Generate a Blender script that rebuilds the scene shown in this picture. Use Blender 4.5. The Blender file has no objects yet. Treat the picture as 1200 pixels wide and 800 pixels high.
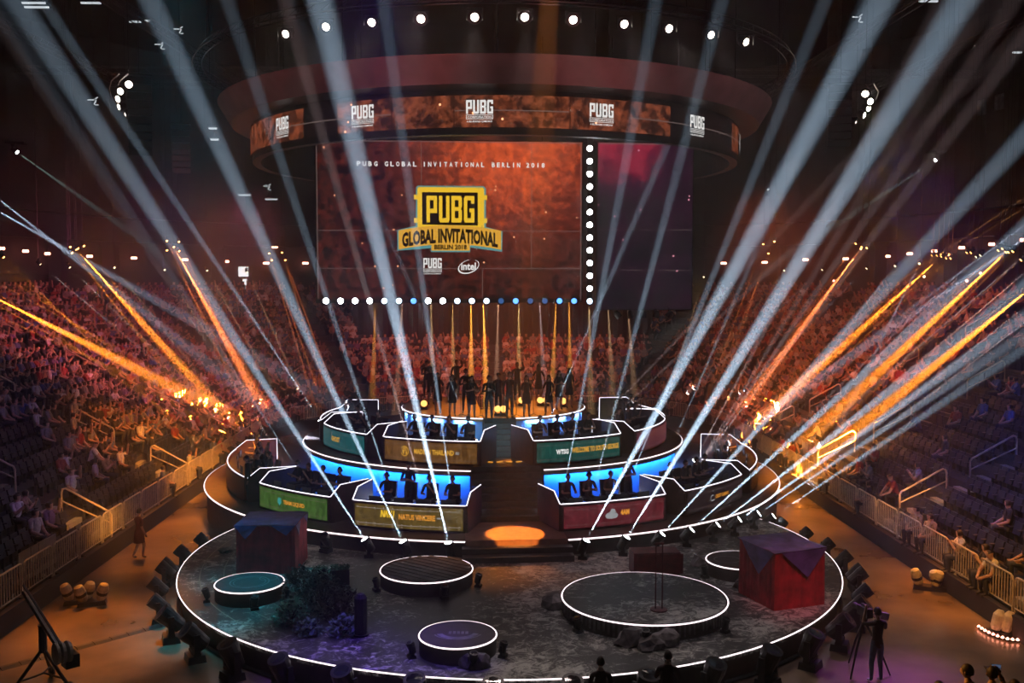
import bpy, bmesh, math, random
from math import sin, cos, pi, radians as R, hypot, atan2, degrees
from mathutils import Vector, Matrix
random.seed(7)
SC = bpy.context.scene
COL = SC.collection

# ------------------------------------------------------------------ camera
FPX = 1150.0
CAMP = Vector((-0.738, 0.0, 9.5))
cam = bpy.data.cameras.new('camera')
cam.sensor_width = 36.0
cam.lens = 36.0 * FPX / 1200.0
cam.clip_end = 400
camo = bpy.data.objects.new('camera', cam)
COL.objects.link(camo)
camo.location = CAMP
camo.rotation_euler = (R(90 - 3.5), 0, R(-1.25))
SC.camera = camo
bpy.context.view_layer.update()
CAMM = camo.matrix_world.to_3x3().copy()

# ------------------------------------------------------------------ world haze, exposure
SC.view_settings.view_transform = 'Standard'
SC.view_settings.look = 'None'
SC.view_settings.gamma = 1.0
SC.view_settings.use_curve_mapping = False
SC.view_settings.exposure = 3.0
w = bpy.data.worlds.new('world')
SC.world = w
w.use_nodes = True
wn = w.node_tree
wn.nodes['Background'].inputs['Color'].default_value = (0.02, 0.015, 0.03, 1)
wn.nodes['Background'].inputs['Strength'].default_value = 0.0
_v = wn.nodes.new('ShaderNodeVolumeScatter')          # theatrical haze that fills the hall
_v.inputs['Density'].default_value = 0.006
_v.inputs['Anisotropy'].default_value = 0.25
wn.links.new(_v.outputs[0], wn.nodes['World Output'].inputs['Volume'])
SC.cycles.max_bounces = 4
SC.cycles.diffuse_bounces = 2
SC.cycles.glossy_bounces = 2
SC.cycles.transmission_bounces = 2
SC.cycles.volume_bounces = 0
SC.cycles.caustics_reflective = False
SC.cycles.caustics_refractive = False
SC.cycles.sample_clamp_indirect = 4.0


def ray(px, py):
    return CAMM @ Vector(((px - 600) / FPX, -(py - 400) / FPX, -1.0))


def atZ(px, py, z):
    d = ray(px, py)
    return CAMP + d * ((z - CAMP.z) / d.z)


def atY(px, py, Y):
    d = ray(px, py)
    return CAMP + d * (Y / d.y)


def atD(px, py, dist):
    return CAMP + ray(px, py) * dist


def project(p):
    v = CAMM.transposed() @ (Vector(p) - CAMP)
    if v.z > -0.1:
        return None
    return 600 + FPX * v.x / -v.z, 400 - FPX * v.y / -v.z, -v.z


# stage frame: centre of the tiers and the axis of the staircase
SCX, SCY, SAX = -0.62, 43.0, 3.4


def SP(r, A, z=0.0):
    a = R(A + SAX)
    return Vector((SCX + r * sin(a), SCY - r * cos(a), z))


def SL(x, y, z=0.0):
    """local stage coordinates: x to the right across the aisle, y towards the camera from the centre"""
    a = R(SAX)
    return Vector((SCX + x * cos(a) + y * sin(a), SCY + x * sin(a) - y * cos(a), z))


# ------------------------------------------------------------------ lights: helper and the large washes
def light(kind, name, loc, target, power, color, angle=30, blend=0.6, size=0.1, sizey=None, parent=None, spread=None):
    l = bpy.data.lights.new(name, kind)
    l.energy = power
    l.color = color
    if kind == 'SPOT':
        l.spot_size = R(angle)
        l.spot_blend = blend
        l.shadow_soft_size = size
    else:
        l.shape = 'RECTANGLE' if sizey else 'DISK'
        l.size = size
        if sizey:
            l.size_y = sizey
        if spread:
            l.spread = R(spread)
    o = bpy.data.objects.new(name, l)
    COL.objects.link(o)
    o.location = loc
    o.rotation_euler = (Vector(target) - Vector(loc)).to_track_quat('-Z', 'Y').to_euler()
    return o


ORANGE = (1.0, 0.27, 0.02)
AMBER = (1.0, 0.38, 0.05)
RED = (1.0, 0.12, 0.06)
BLUE = (0.05, 0.25, 1.0)
TEAL = (0.05, 0.75, 0.8)
PURPLE = (0.35, 0.08, 1.0)
COOL = (0.58, 0.78, 1.0)
PINKW = (1.0, 0.72, 0.72)

WASH = [
    # from, to, power, colour, cone: unseen spots added for the light on each surface
    ((-14.5, 36, 14), atZ(125, 742, 0), 2600, ORANGE, 20),
    ((-14.5, 50, 14), atZ(215, 620, 0), 3000, ORANGE, 17),
    ((-14.5, 40, 14), atZ(170, 660, 0), 1300, ORANGE, 12),
    ((14.5, 38, 14), atZ(1110, 700, 0), 2200, ORANGE, 18),
    ((14.5, 52, 14), atZ(955, 605, 0), 3000, ORANGE, 16),
    ((14.5, 44, 14), atZ(1040, 655, 0), 1100, ORANGE, 12),
    ((-9, 26, 20), atZ(265, 700, 0.7), 2600, (0.02, 0.5, 0.75), 20),
    ((-3, 21, 19), atZ(430, 770, 0.7), 1900, (0.16, 0.06, 1.0), 18),
    ((14, 33, 15), atZ(1050, 800, 0), 1900, (0.6, 0.1, 1.0), 11),
    ((5, 20, 20), atZ(740, 690, 0.7), 80, (0.7, 0.5, 0.8), 40),
    ((9, 18, 17), atZ(935, 690, 1.2), 900, (1, 0.25, 0.3), 10),
    ((0, 24, 22), SP(9.5, 0, 1.2), 210, (1, 0.32, 0.25), 42),
    ((0, 60, 17), SP(1, 0, 4), 2600, ORANGE, 20),
    ((1, 23, 22), SL(0, 11.35, 1.25), 24000, (1.0, .30, .04), 5.2),
    ((0, 24, 12.5), SL(0, 4.9, 3.5), 1100, (0.4, 0.9, 1.0), 11),
    # the stands
    ((-9, 38, 12), (-15.2, 44, 1.5), 1500, ORANGE, 46),
    ((-11, 46, 13), (-24, 60, 5), 1300, (0.9, 0.16, 0.25), 90),
    ((-10, 30, 13), (-20, 36, 3), 150, (0.5, 0.22, 0.8), 75),
    ((11, 46, 13), (22, 58, 5), 1300, (1, 0.18, 0.10), 90),
    ((7, 37, 9), (13.4, 44, .8), 1500, AMBER, 40),
    ((-8, 38, 9), (-13.8, 44, .8), 1100, AMBER, 40),
    ((-8, 26, 10), (-14.4, 34.0, 1.3), 1900, AMBER, 13),
    ((8, 27, 10), (14.6, 34.8, 1.6), 1900, AMBER, 13),
    ((10, 27, 13), (19, 33, 3), 520, (0.06, 0.10, 1.0), 60),
    ((8, 22, 12), (14.5, 28, 1.4), 700, AMBER, 38),
    ((0, 21, 8), (6.6, 15, 3.2), 420, AMBER, 20),
    ((-1, 57, 19), (-1, 76, 3), 2600, (1, 0.2, 0.12), 64),
    # added spots, unseen, for the glow on the valance of the ring
    ((-8, 28.5, 12.5), (-10.2, 31.5, 16.2), 75, (1, 0.38, 0.38), 75),
    ((-3, 27, 12.5), (-3.8, 30, 16.2), 75, (1, 0.38, 0.38), 75),
    ((2.5, 27, 12.5), (3.2, 30, 16.2), 75, (1, 0.38, 0.38), 75),
    ((7.5, 28.5, 12.5), (9.6, 31.5, 16.2), 75, (1, 0.38, 0.38), 75),
]
for i, (lo, ta, p, c, an) in enumerate(WASH):
    light('SPOT', 'wash_light', lo, ta, p, c, an, 0.85 if an > 6 else .25, 0.9 if an > 6 else .02)


# ------------------------------------------------------------------ materials
def mat(name, base, rough=0.6, metal=0.0, var=0.35, scale=6.0, emit=None, estr=0.0, objcol=False, attr=None, bump=0.0):
    m = bpy.data.materials.new(name)
    m.use_nodes = True
    n = m.node_tree
    b = n.nodes['Principled BSDF']
    b.inputs['Roughness'].default_value = rough
    b.inputs['Metallic'].default_value = metal
    tc = n.nodes.new('ShaderNodeTexCoord')
    no = n.nodes.new('ShaderNodeTexNoise')
    no.inputs['Scale'].default_value = scale
    no.inputs['Detail'].default_value = 4
    n.links.new(tc.outputs['Object'], no.inputs['Vector'])
    mr = n.nodes.new('ShaderNodeMapRange')
    mr.inputs['From Min'].default_value = 0.3
    mr.inputs['From Max'].default_value = 0.7
    mr.inputs['To Min'].default_value = 1 - var
    mr.inputs['To Max'].default_value = 1 + var
    n.links.new(no.outputs['Fac'], mr.inputs['Value'])
    mx = n.nodes.new('ShaderNodeVectorMath')
    mx.operation = 'SCALE'
    if objcol:
        oi = n.nodes.new('ShaderNodeObjectInfo')
        n.links.new(oi.outputs['Color'], mx.inputs[0])
    elif attr:
        at = n.nodes.new('ShaderNodeAttribute')
        at.attribute_name = attr
        n.links.new(at.outputs['Color'], mx.inputs[0])
    else:
        mx.inputs[0].default_value = base[:3]
    n.links.new(mr.outputs[0], mx.inputs['Scale'])
    n.links.new(mx.outputs[0], b.inputs['Base Color'])
    if emit:
        b.inputs['Emission Color'].default_value = (*emit, 1)
        b.inputs['Emission Strength'].default_value = estr
        m.cycles.emission_sampling = 'NONE'
    if bump:
        bp = n.nodes.new('ShaderNodeBump')
        bp.inputs['Strength'].default_value = bump
        n.links.new(no.outputs['Fac'], bp.inputs['Height'])
        n.links.new(bp.outputs[0], b.inputs['Normal'])
    return m


def glow(name, col, s, var=0.1):
    """something that gives off light itself: lens, LED strip, lit print on a screen"""
    return mat(name, (0.02, 0.02, 0.02), 0.4, 0, var, 9, col, s)


M = {
    'floor': mat('arena_floor_shade_blotches', (0.21, 0.15, 0.10), 0.27, 0, 0.6, 0.4, bump=0.05),  # broad noise blotches stand for dark shadow bands across the floor
    'concrete': mat('terrace_concrete', (0.06, 0.055, 0.055), 0.8, 0, 0.3, 2),
    'dark': mat('black_metal', (0.012, 0.012, 0.013), 0.45, 0.3, 0.3, 10),
    'rubber': mat('dark_rubber', (0.01, 0.01, 0.01), 0.7),
    'wallpaint': mat('dark_wall_paint', (0.03, 0.025, 0.03), 0.9, 0, 0.4, 0.5),
    'ceil': mat('black_ceiling', (0.012, 0.012, 0.014), 0.95, 0, 0.4, 0.5),
    'drape': mat('black_drape', (0.02, 0.014, 0.014), 0.9, 0, 0.4, 3),
    'stage': mat('dark_stage_board', (0.085, 0.05, 0.045), 0.5, 0, 0.35, 3),
    'skirt': mat('dark_stage_skirt', (0.06, 0.045, 0.045), 0.6, 0, 0.3, 4),
    'step': mat('step_board', (0.06, 0.055, 0.06), 0.55, 0, 0.3, 6),
    'bluewall': mat('pale_blue_wall', (0.25, 0.45, 0.8), 0.6, 0, 0.06, 3),
    'landing': mat('landing_board_lit', (0.24, 0.15, 0.12), 0.5, 0, 0.25, 4),  # paler than the other boards: the spot's bright pool put into the colour
    'orange_lit_deck': mat('top_deck_orange_lit', (0.42, 0.25, 0.12), 0.4, 0, 0.25, 2.5),  # orange light on the top deck put into its base colour
    'booth': mat('booth_wall_dark_red', (0.075, 0.03, 0.03), 0.5, 0, 0.35, 4),
    'boothin': mat('booth_inside', (0.03, 0.02, 0.022), 0.6),
    'rail': mat('galvanised_rail', (0.6, 0.52, 0.40), 0.4, 0.15, 0.2, 5),
    'golden': mat('rail_lit_yellow', (0.75, 0.6, 0.38), 0.4, 0.1, 0.15, 5),  # paler, yellower rail copy: the orange light on it put into the colour
    'panelgrey': mat('grey_panel', (0.32, 0.29, 0.25), 0.6, 0, 0.2, 3),
    'seat': mat('seat_plastic_dark_blue', (0.022, 0.026, 0.055), 0.4, 0, 0.2, 8),
    'steel': mat('seat_steel', (0.12, 0.12, 0.13), 0.4, 0.6, 0.2, 8),
    'skin': mat('skin', (0.48, 0.29, 0.21), 0.55, 0, 0.12, 12),
    'eye': mat('eye_dark', (0.02, 0.015, 0.012), 0.2),
    'hair': mat('dark_hair', (0.022, 0.015, 0.012), 0.55, 0, 0.4, 40),
    'shirt': mat('shirt_cloth', (0.5, 0.5, 0.5), 0.8, 0, 0.2, 14, objcol=True),
    'pants': mat('dark_trouser_cloth', (0.03, 0.035, 0.05), 0.8, 0, 0.3, 14),
    'jeans': mat('blue_denim', (0.06, 0.10, 0.2), 0.8, 0, 0.3, 14),
    'shoe': mat('shoe_leather', (0.03, 0.028, 0.027), 0.5),
    'whiteshoe': mat('pale_shoe', (0.7, 0.7, 0.7), 0.5),
    'crowdshirt': mat('crowd_cloth', (0.5, 0.5, 0.5), 0.8, 0, 0.2, 14, attr='tint'),
    'redbox': mat('crimson_cloth', (0.33, 0.018, 0.03), 0.75, 0, 0.45, 3),
    'drapebox': mat('blue_purple_tarp', (0.10, 0.08, 0.26), 0.5, 0, 0.5, 3),
    'rust': mat('dark_red_crate', (0.13, 0.02, 0.025), 0.6, 0, 0.5, 5),
    'rock': mat('speckled_rock', (0.16, 0.15, 0.15), 0.85, 0, 0.7, 6, bump=0.6),
    'leaf': mat('grey_green_leaf', (0.10, 0.2, 0.15), 0.6, 0, 0.5, 9),
    'bark': mat('dark_bark', (0.03, 0.022, 0.018), 0.9),
    'band': mat('ring_valance_cloth', (0.20, 0.09, 0.09), 0.85, 0, 0.2, 1.5),
    'lamphouse': mat('lamp_housing', (0.03, 0.03, 0.032), 0.4, 0.4),
    'ivory': mat('ivory_lamp_shell', (0.62, 0.56, 0.42), 0.5),
    'flag': mat('pale_grey_cloth', (0.3, 0.3, 0.31), 0.8),
    'lens_white': glow('lens_white', (0.9, 0.96, 1.0), 6.0),
    'lens_warm': glow('lens_warm', (1.0, 0.82, 0.68), 5.0),
    'lens_orange': glow('lens_orange', (1.0, 0.3, 0.06), 3.0),
    'lens_amber': glow('lens_amber', (1.0, 0.4, 0.1), 0.35),
    'lens_yellow': glow('lens_yellow', (1.0, 0.75, 0.4), 0.6),
    'lens_red': glow('lens_red', (1.0, 0.30, 0.18), 1.6),
    'lens_blue': glow('lens_blue', (0.08, 0.25, 1.0), 0.45),
    'lens_bluewhite': glow('lens_bluewhite', (0.5, 0.72, 1.0), 1.0),
    'lens_dim': glow('lens_dim', (0.12, 0.3, 0.8), 0.05),
    'lens_off': mat('lens_glass_dark', (0.02, 0.02, 0.025), 0.1),
    'led_white': glow('led_strip_white', (0.90, 0.86, 1.0), 0.34, 0.15),
    'led_pink': glow('led_strip_pinkish', (1.0, 0.82, 0.86), 0.32, 0.15),
    'exit': glow('exit_sign_glow', (0.7, 0.95, 0.45), 0.18),
    'batten': glow('batten_glow', (0.85, 0.93, 1.0), 0.1),
    'doorlight': glow('doorway_glow', (0.95, 0.97, 1.0), 0.16),
    'white_print': glow('white_print', (0.95, 0.93, 0.9), 0.115),
    'pale_print': glow('pale_print', (0.9, 0.8, 0.78), 0.07),
    'line_print': glow('line_print', (0.8, 0.55, 0.5), 0.022),
    'dark_print': mat('dark_print', (0.012, 0.006, 0.004), 0.7),
    'yellow_print': glow('yellow_print', (1.0, 0.6, 0.03), 0.115),
    'gold_print': glow('gold_print', (1.0, 0.50, 0.05), 0.095),
    'cyan_print': glow('cyan_print', (0.25, 0.75, 0.75), 0.05),
    'orange_print': glow('orange_print', (1.0, 0.38, 0.04), 0.10),
    'grey_print': glow('grey_print', (0.75, 0.75, 0.78), 0.05),
    'teal_print': glow('teal_print', (0.1, 0.75, 0.7), 0.05),
    'phone': glow('phone_screen', (0.6, 0.75, 1.0), 0.2),
    'monitor_glow': glow('monitor_glow', (0.35, 0.5, 0.9), 0.02),
}


def panel_mat(name, col, s):
    """LED front panel of a booth: a worn-metal picture shown by the LEDs"""
    m = bpy.data.materials.new(name)
    m.use_nodes = True
    n = m.node_tree
    b = n.nodes['Principled BSDF']
    b.inputs['Base Color'].default_value = (0.01, 0.01, 0.01, 1)
    b.inputs['Roughness'].default_value = 0.4
    tc = n.nodes.new('ShaderNodeTexCoord')
    mp = n.nodes.new('ShaderNodeMapping')
    mp.inputs['Scale'].default_value = (3, 3, 1.2)
    n.links.new(tc.outputs['Object'], mp.inputs['Vector'])
    a = n.nodes.new('ShaderNodeTexNoise')
    a.inputs['Scale'].default_value = 2.5
    a.inputs['Detail'].default_value = 8
    a.inputs['Roughness'].default_value = 0.75
    n.links.new(mp.outputs[0], a.inputs['Vector'])
    r = n.nodes.new('ShaderNodeValToRGB')
    r.color_ramp.elements[0].position = 0.33
    r.color_ramp.elements[0].color = (*[c * 0.25 for c in col], 1)
    r.color_ramp.elements[1].position = 0.68
    r.color_ramp.elements[1].color = (*[min(1, c * 1.5 + 0.02) for c in col], 1)
    n.links.new(a.outputs['Fac'], r.inputs['Fac'])
    n.links.new(r.outputs['Color'], b.inputs['Emission Color'])
    b.inputs['Emission Strength'].default_value = s
    m.cycles.emission_sampling = 'NONE'
    return m


def screen_mat(name, glow_at, glow_r, lowcol, midcol, hotcol, s, fade=None, scale=0.8):
    """picture shown by a video wall: burnt metal, embers and a hot spot"""
    m = bpy.data.materials.new(name)
    m.use_nodes = True
    n = m.node_tree
    L = n.links.new
    b = n.nodes['Principled BSDF']
    b.inputs['Base Color'].default_value = (0.01, 0.01, 0.01, 1)
    b.inputs['Roughness'].default_value = 0.5
    tc = n.nodes.new('ShaderNodeTexCoord')
    a = n.nodes.new('ShaderNodeTexNoise')
    a.inputs['Scale'].default_value = scale
    a.inputs['Detail'].default_value = 10
    a.inputs['Roughness'].default_value = 0.72
    L(tc.outputs['Object'], a.inputs['Vector'])
    vm = n.nodes.new('ShaderNodeVectorMath')
    vm.operation = 'DISTANCE'
    vm.inputs[1].default_value = glow_at
    L(tc.outputs['Object'], vm.inputs[0])
    mr = n.nodes.new('ShaderNodeMapRange')
    mr.interpolation_type = 'SMOOTHERSTEP'
    mr.inputs['From Min'].default_value = 0
    mr.inputs['From Max'].default_value = glow_r
    mr.inputs['To Min'].default_value = 0.62
    mr.inputs['To Max'].default_value = 0.0
    L(vm.outputs['Value'], mr.inputs['Value'])
    ad = n.nodes.new('ShaderNodeMath')
    ad.operation = 'ADD'
    n2 = n.nodes.new('ShaderNodeMapRange')
    n2.inputs['From Min'].default_value = 0.3
    n2.inputs['From Max'].default_value = 0.75
    n2.inputs['To Min'].default_value = -0.16
    n2.inputs['To Max'].default_value = 0.46
    L(a.outputs['Fac'], n2.inputs['Value'])
    L(n2.outputs[0], ad.inputs[0])
    L(mr.outputs[0], ad.inputs[1])
    r = n.nodes.new('ShaderNodeValToRGB')
    e = r.color_ramp.elements
    e[0].position = 0.02
    e[0].color = (*lowcol, 1)
    e[1].position = 0.95
    e[1].color = (*hotcol, 1)
    q = e.new(0.45)
    q.color = (*midcol, 1)
    L(ad.outputs[0], r.inputs['Fac'])
    # embers
    vo = n.nodes.new('ShaderNodeTexVoronoi')
    vo.inputs['Scale'].default_value = 1.7
    L(tc.outputs['Object'], vo.inputs['Vector'])
    lt = n.nodes.new('ShaderNodeMath')
    lt.operation = 'LESS_THAN'
    lt.inputs[1].default_value = 0.075
    L(vo.outputs['Distance'], lt.inputs[0])
    mx = n.nodes.new('ShaderNodeMix')
    mx.data_type = 'RGBA'
    mx.inputs['B'].default_value = (1.0, 0.38, 0.18, 1) if hotcol[1] > 0.05 else (0.8, 0.3, 0.4, 1)
    L(lt.outputs[0], mx.inputs['Factor'])
    L(r.outputs['Color'], mx.inputs['A'])
    L(mx.outputs['Result'], b.inputs['Emission Color'])
    b.inputs['Emission Strength'].default_value = s
    m.cycles.emission_sampling = 'NONE'
    return m


def deck_mat():
    """printed map cover of the round stage: mottled dark green and grey with contour lines"""
    m = bpy.data.materials.new('stage_map_print')
    m.use_nodes = True
    n = m.node_tree
    L = n.links.new
    b = n.nodes['Principled BSDF']
    b.inputs['Roughness'].default_value = 0.5
    tc = n.nodes.new('ShaderNodeTexCoord')
    a = n.nodes.new('ShaderNodeTexNoise')
    a.inputs['Scale'].default_value = 3.2
    a.inputs['Detail'].default_value = 9
    a.inputs['Roughness'].default_value = 0.8
    a.inputs['Distortion'].default_value = 1.2
    L(tc.outputs['Object'], a.inputs['Vector'])
    c = n.nodes.new('ShaderNodeTexNoise')
    c.inputs['Scale'].default_value = 0.35
    c.inputs['Detail'].default_value = 3
    L(tc.outputs['Object'], c.inputs['Vector'])
    mu = n.nodes.new('ShaderNodeMath')
    mu.operation = 'MULTIPLY_ADD'
    mu.inputs[1].default_value = 0.55
    L(c.outputs['Fac'], mu.inputs[0])
    L(a.outputs['Fac'], mu.inputs[2])
    r = n.nodes.new('ShaderNodeValToRGB')
    e = r.color_ramp.elements
    e[0].position = 0.68
    e[0].color = (0.012, 0.013, 0.014, 1)
    e[1].position = 0.90
    e[1].color = (0.62, 0.64, 0.58, 1)
    q = e.new(0.79)
    q.color = (0.03, 0.033, 0.03, 1)
    L(mu.outputs[0], r.inputs['Fac'])
    # contour lines near the edge
    sx = n.nodes.new('ShaderNodeSeparateXYZ')
    L(tc.outputs['Object'], sx.inputs[0])
    ln = n.nodes.new('ShaderNodeVectorMath')
    ln.operation = 'LENGTH'
    L(tc.outputs['Object'], ln.inputs[0])
    fr = n.nodes.new('ShaderNodeMath')
    fr.operation = 'FRACT'
    s1 = n.nodes.new('ShaderNodeMath')
    s1.operation = 'MULTIPLY'
    s1.inputs[1].default_value = 1.45
    L(ln.outputs['Value'], s1.inputs[0])
    L(s1.outputs[0], fr.inputs[0])
    l2 = n.nodes.new('ShaderNodeMath')
    l2.operation = 'LESS_THAN'
    l2.inputs[1].default_value = 0.045
    L(fr.outputs[0], l2.inputs[0])
    xl = n.nodes.new('ShaderNodeMath')
    xl.operation = 'LESS_THAN'
    xl.inputs[1].default_value = -6.2
    L(sx.outputs['X'], xl.inputs[0])
    an = n.nodes.new('ShaderNodeMath')
    an.operation = 'MULTIPLY'
    L(l2.outputs[0], an.inputs[0])
    L(xl.outputs[0], an.inputs[1])
    mx = n.nodes.new('ShaderNodeMix')
    mx.data_type = 'RGBA'
    mx.inputs['B'].default_value = (0.25, 0.26, 0.18, 1)
    L(an.outputs[0], mx.inputs['Factor'])
    L(r.outputs['Color'], mx.inputs['A'])
    L(mx.outputs['Result'], b.inputs['Base Color'])
    return m


M['map'] = deck_mat()


# ------------------------------------------------------------------ mesh helpers
class MB:
    def __init__(self):
        self.v, self.f, self.m = [], [], []

    def add(self, verts, faces, mi=0):
        o = len(self.v)
        self.v += [tuple(p) for p in verts]
        self.f += [tuple(o + i for i in q) for q in faces]
        self.m += [mi] * len(faces)
        return self

    def box(self, c, s, rot=None, mi=0, taper=1.0):
        x, y, z = s[0] / 2, s[1] / 2, s[2] / 2
        t = taper
        p = [(-x, -y, -z), (x, -y, -z), (x, y, -z), (-x, y, -z), (-x * t, -y * t, z), (x * t, -y * t, z), (x * t, y * t, z), (-x * t, y * t, z)]
        if rot is not None:
            p = [rot @ Vector(q) for q in p]
        p = [(q[0] + c[0], q[1] + c[1], q[2] + c[2]) for q in p]
        return self.add(p, [(0, 3, 2, 1), (4, 5, 6, 7), (0, 1, 5, 4), (1, 2, 6, 5), (2, 3, 7, 6), (3, 0, 4, 7)], mi)

    def tube(self, pts, r, n=6, closed=False, mi=0, cap=True):
        pts = [Vector(p) for p in pts]
        rings = []
        N = len(pts)
        up = Vector((0, 0, 1))
        for i, p in enumerate(pts):
            if closed:
                t = pts[(i + 1) % N] - pts[i - 1]
            else:
                t = pts[min(i + 1, N - 1)] - pts[max(i - 1, 0)]
            t.normalize()
            a = t.cross(up)
            if a.length < 1e-3:
                a = t.cross(Vector((1, 0, 0)))
            a.normalize()
            b = a.cross(t)
            rr = r[i] if isinstance(r, (list, tuple)) else r
            rings.append([p + (a * cos(2 * pi * k / n) + b * sin(2 * pi * k / n)) * rr for k in range(n)])
        vs = [q for g in rings for q in g]
        fs = []
        for i in range(N if closed else N - 1):
            j = (i + 1) % N
            for k in range(n):
                fs.append((i * n + k, i * n + (k + 1) % n, j * n + (k + 1) % n, j * n + k))
        if not closed and cap:
            fs.append(tuple(range(n))[::-1])
            fs.append(tuple((N - 1) * n + k for k in range(n)))
        return self.add(vs, fs, mi)

    def lathe(self, prof, n=16, c=(0, 0, 0), rot=None, mi=0, cap=True):
        vs, fs = [], []
        for (r, z) in prof:
            for k in range(n):
                q = Vector((r * cos(2 * pi * k / n), r * sin(2 * pi * k / n), z))
                if rot is not None:
                    q = rot @ q
                vs.append((q[0] + c[0], q[1] + c[1], q[2] + c[2]))
        for i in range(len(prof) - 1):
            for k in range(n):
                fs.append((i * n + k, i * n + (k + 1) % n, (i + 1) * n + (k + 1) % n, (i + 1) * n + k))
        if cap:
            fs.append(tuple(range(n))[::-1])
            fs.append(tuple((len(prof) - 1) * n + k for k in range(n)))
        return self.add(vs, fs, mi)

    def prism(self, poly, z0, z1, mi=0):
        """poly: list of (x, y) counter-clockwise"""
        n = len(poly)
        vs = [(p[0], p[1], z0) for p in poly] + [(p[0], p[1], z1) for p in poly]
        fs = [tuple(range(n))[::-1], tuple(range(n, 2 * n))]
        fs += [(i, (i + 1) % n, n + (i + 1) % n, n + i) for i in range(n)]
        return self.add(vs, fs, mi)

    def band(self, lo, hi, thick_lo=None, mi=0):
        """wall between two polylines with the same number of points (optionally a second pair behind for thickness)"""
        n = len(lo)
        if thick_lo is None:
            return self.add(list(lo) + list(hi), [(i, i + 1, n + i + 1, n + i) for i in range(n - 1)], mi)
        lo2, hi2 = thick_lo
        vs = list(lo) + list(hi) + list(lo2) + list(hi2)
        fs = []
        for i in range(n - 1):
            fs += [(i, i + 1, n + i + 1, n + i), (2 * n + i + 1, 2 * n + i, 3 * n + i, 3 * n + i + 1),
                   (n + i, n + i + 1, 3 * n + i + 1, 3 * n + i), (i + 1, i, 2 * n + i, 2 * n + i + 1)]
        fs += [(0, n, 3 * n, 2 * n), (n - 1, 2 * n + n - 1, 4 * n - 1, 2 * n - 1)]
        return self.add(vs, fs, mi)

    def mesh(self, name, mats):
        me = bpy.data.meshes.new(name)
        me.from_pydata(self.v, [], self.f)
        for m in (mats if isinstance(mats, (list, tuple)) else [mats]):
            me.materials.append(m)
        if any(self.m):
            me.polygons.foreach_set('material_index', self.m)
        me.update()
        return me

    def build(self, name, mats, parent=None, smooth=False, loc=None):
        me = self.mesh(name, mats)
        if smooth:
            for p in me.polygons:
                p.use_smooth = True
        return link(name, me, parent, loc)


def link(name, me, parent=None, loc=None):
    o = bpy.data.objects.new(name, me)
    COL.objects.link(o)
    if parent is not None:
        o.parent = parent
    if loc is not None:
        o.location = loc
    return o


def tag(o, label=None, cat=None, group=None, kind=None):
    if label:
        o['label'] = label
    if cat:
        o['category'] = cat
    if group:
        o['group'] = group
    if kind:
        o['kind'] = kind
    return o


def thing(name, label, cat, loc=(0, 0, 0), rz=0.0, group=None):
    o = bpy.data.objects.new(name, None)
    o.empty_display_size = 0.1
    COL.objects.link(o)
    o.location = loc
    o.rotation_euler = (0, 0, rz)
    return tag(o, label, cat, group)


def copy_tree(o, parent=None):
    c = o.copy()
    COL.objects.link(c)
    if parent is not None:
        c.parent = parent
    for ch in list(o.children):
        copy_tree(ch, c)
    return c


def aim(d):
    return Vector(d).normalized().to_track_quat('Z', 'Y').to_matrix()


_ONES = ['', 'first', 'second', 'third', 'fourth', 'fifth', 'sixth', 'seventh', 'eighth', 'ninth', 'tenth', 'eleventh', 'twelfth', 'thirteenth',
         'fourteenth', 'fifteenth', 'sixteenth', 'seventeenth', 'eighteenth', 'nineteenth']
_TENS = {2: 'twent', 3: 'thirt', 4: 'fort', 5: 'fift', 6: 'sixt', 7: 'sevent', 8: 'eight', 9: 'ninet'}
ORD = []
for _n in range(1, 100):
    ORD.append(_ONES[_n] if _n < 20 else _TENS[_n // 10] + 'ieth' if _n % 10 == 0 else _TENS[_n // 10] + 'y-' + _ONES[_n % 10])


def arc(r, A0, A1, z, n=24):
    return [SP(r, A0 + (A1 - A0) * i / n, z) for i in range(n + 1)]


_txt = {}


def text_geo(body, bold=0.02):
    """outline of a word from Blender's built-in font, scaled to the unit square"""
    key = (body, bold)
    if key in _txt:
        return _txt[key]
    cu = bpy.data.curves.new('t', 'FONT')
    cu.body = body
    cu.offset = bold
    cu.resolution_u = 2
    o = bpy.data.objects.new('t', cu)
    COL.objects.link(o)
    bpy.context.view_layer.update()
    dg = bpy.context.evaluated_depsgraph_get()
    me = bpy.data.meshes.new_from_object(o.evaluated_get(dg))
    vs = [v.co.copy() for v in me.vertices]
    fs = [tuple(p.vertices) for p in me.polygons]
    bpy.data.objects.remove(o)
    bpy.data.meshes.remove(me)
    x0, x1 = min(v.x for v in vs), max(v.x for v in vs)
    y0, y1 = min(v.y for v in vs), max(v.y for v in vs)
    out = ([((v.x - x0) / (x1 - x0), (v.y - y0) / (y1 - y0)) for v in vs], fs)
    _txt[key] = out
    return out


def put_text(mb, body, x, y, w_, h_, mapf, mi=0, bold=0.02, warp=None):
    vs, fs = text_geo(body, bold)
    pts = [(x + u * w_, y + v * h_) for u, v in vs]
    if warp:
        pts = [warp(*p) for p in pts]
    mb.add([mapf(*p) for p in pts], fs, mi)


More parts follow.
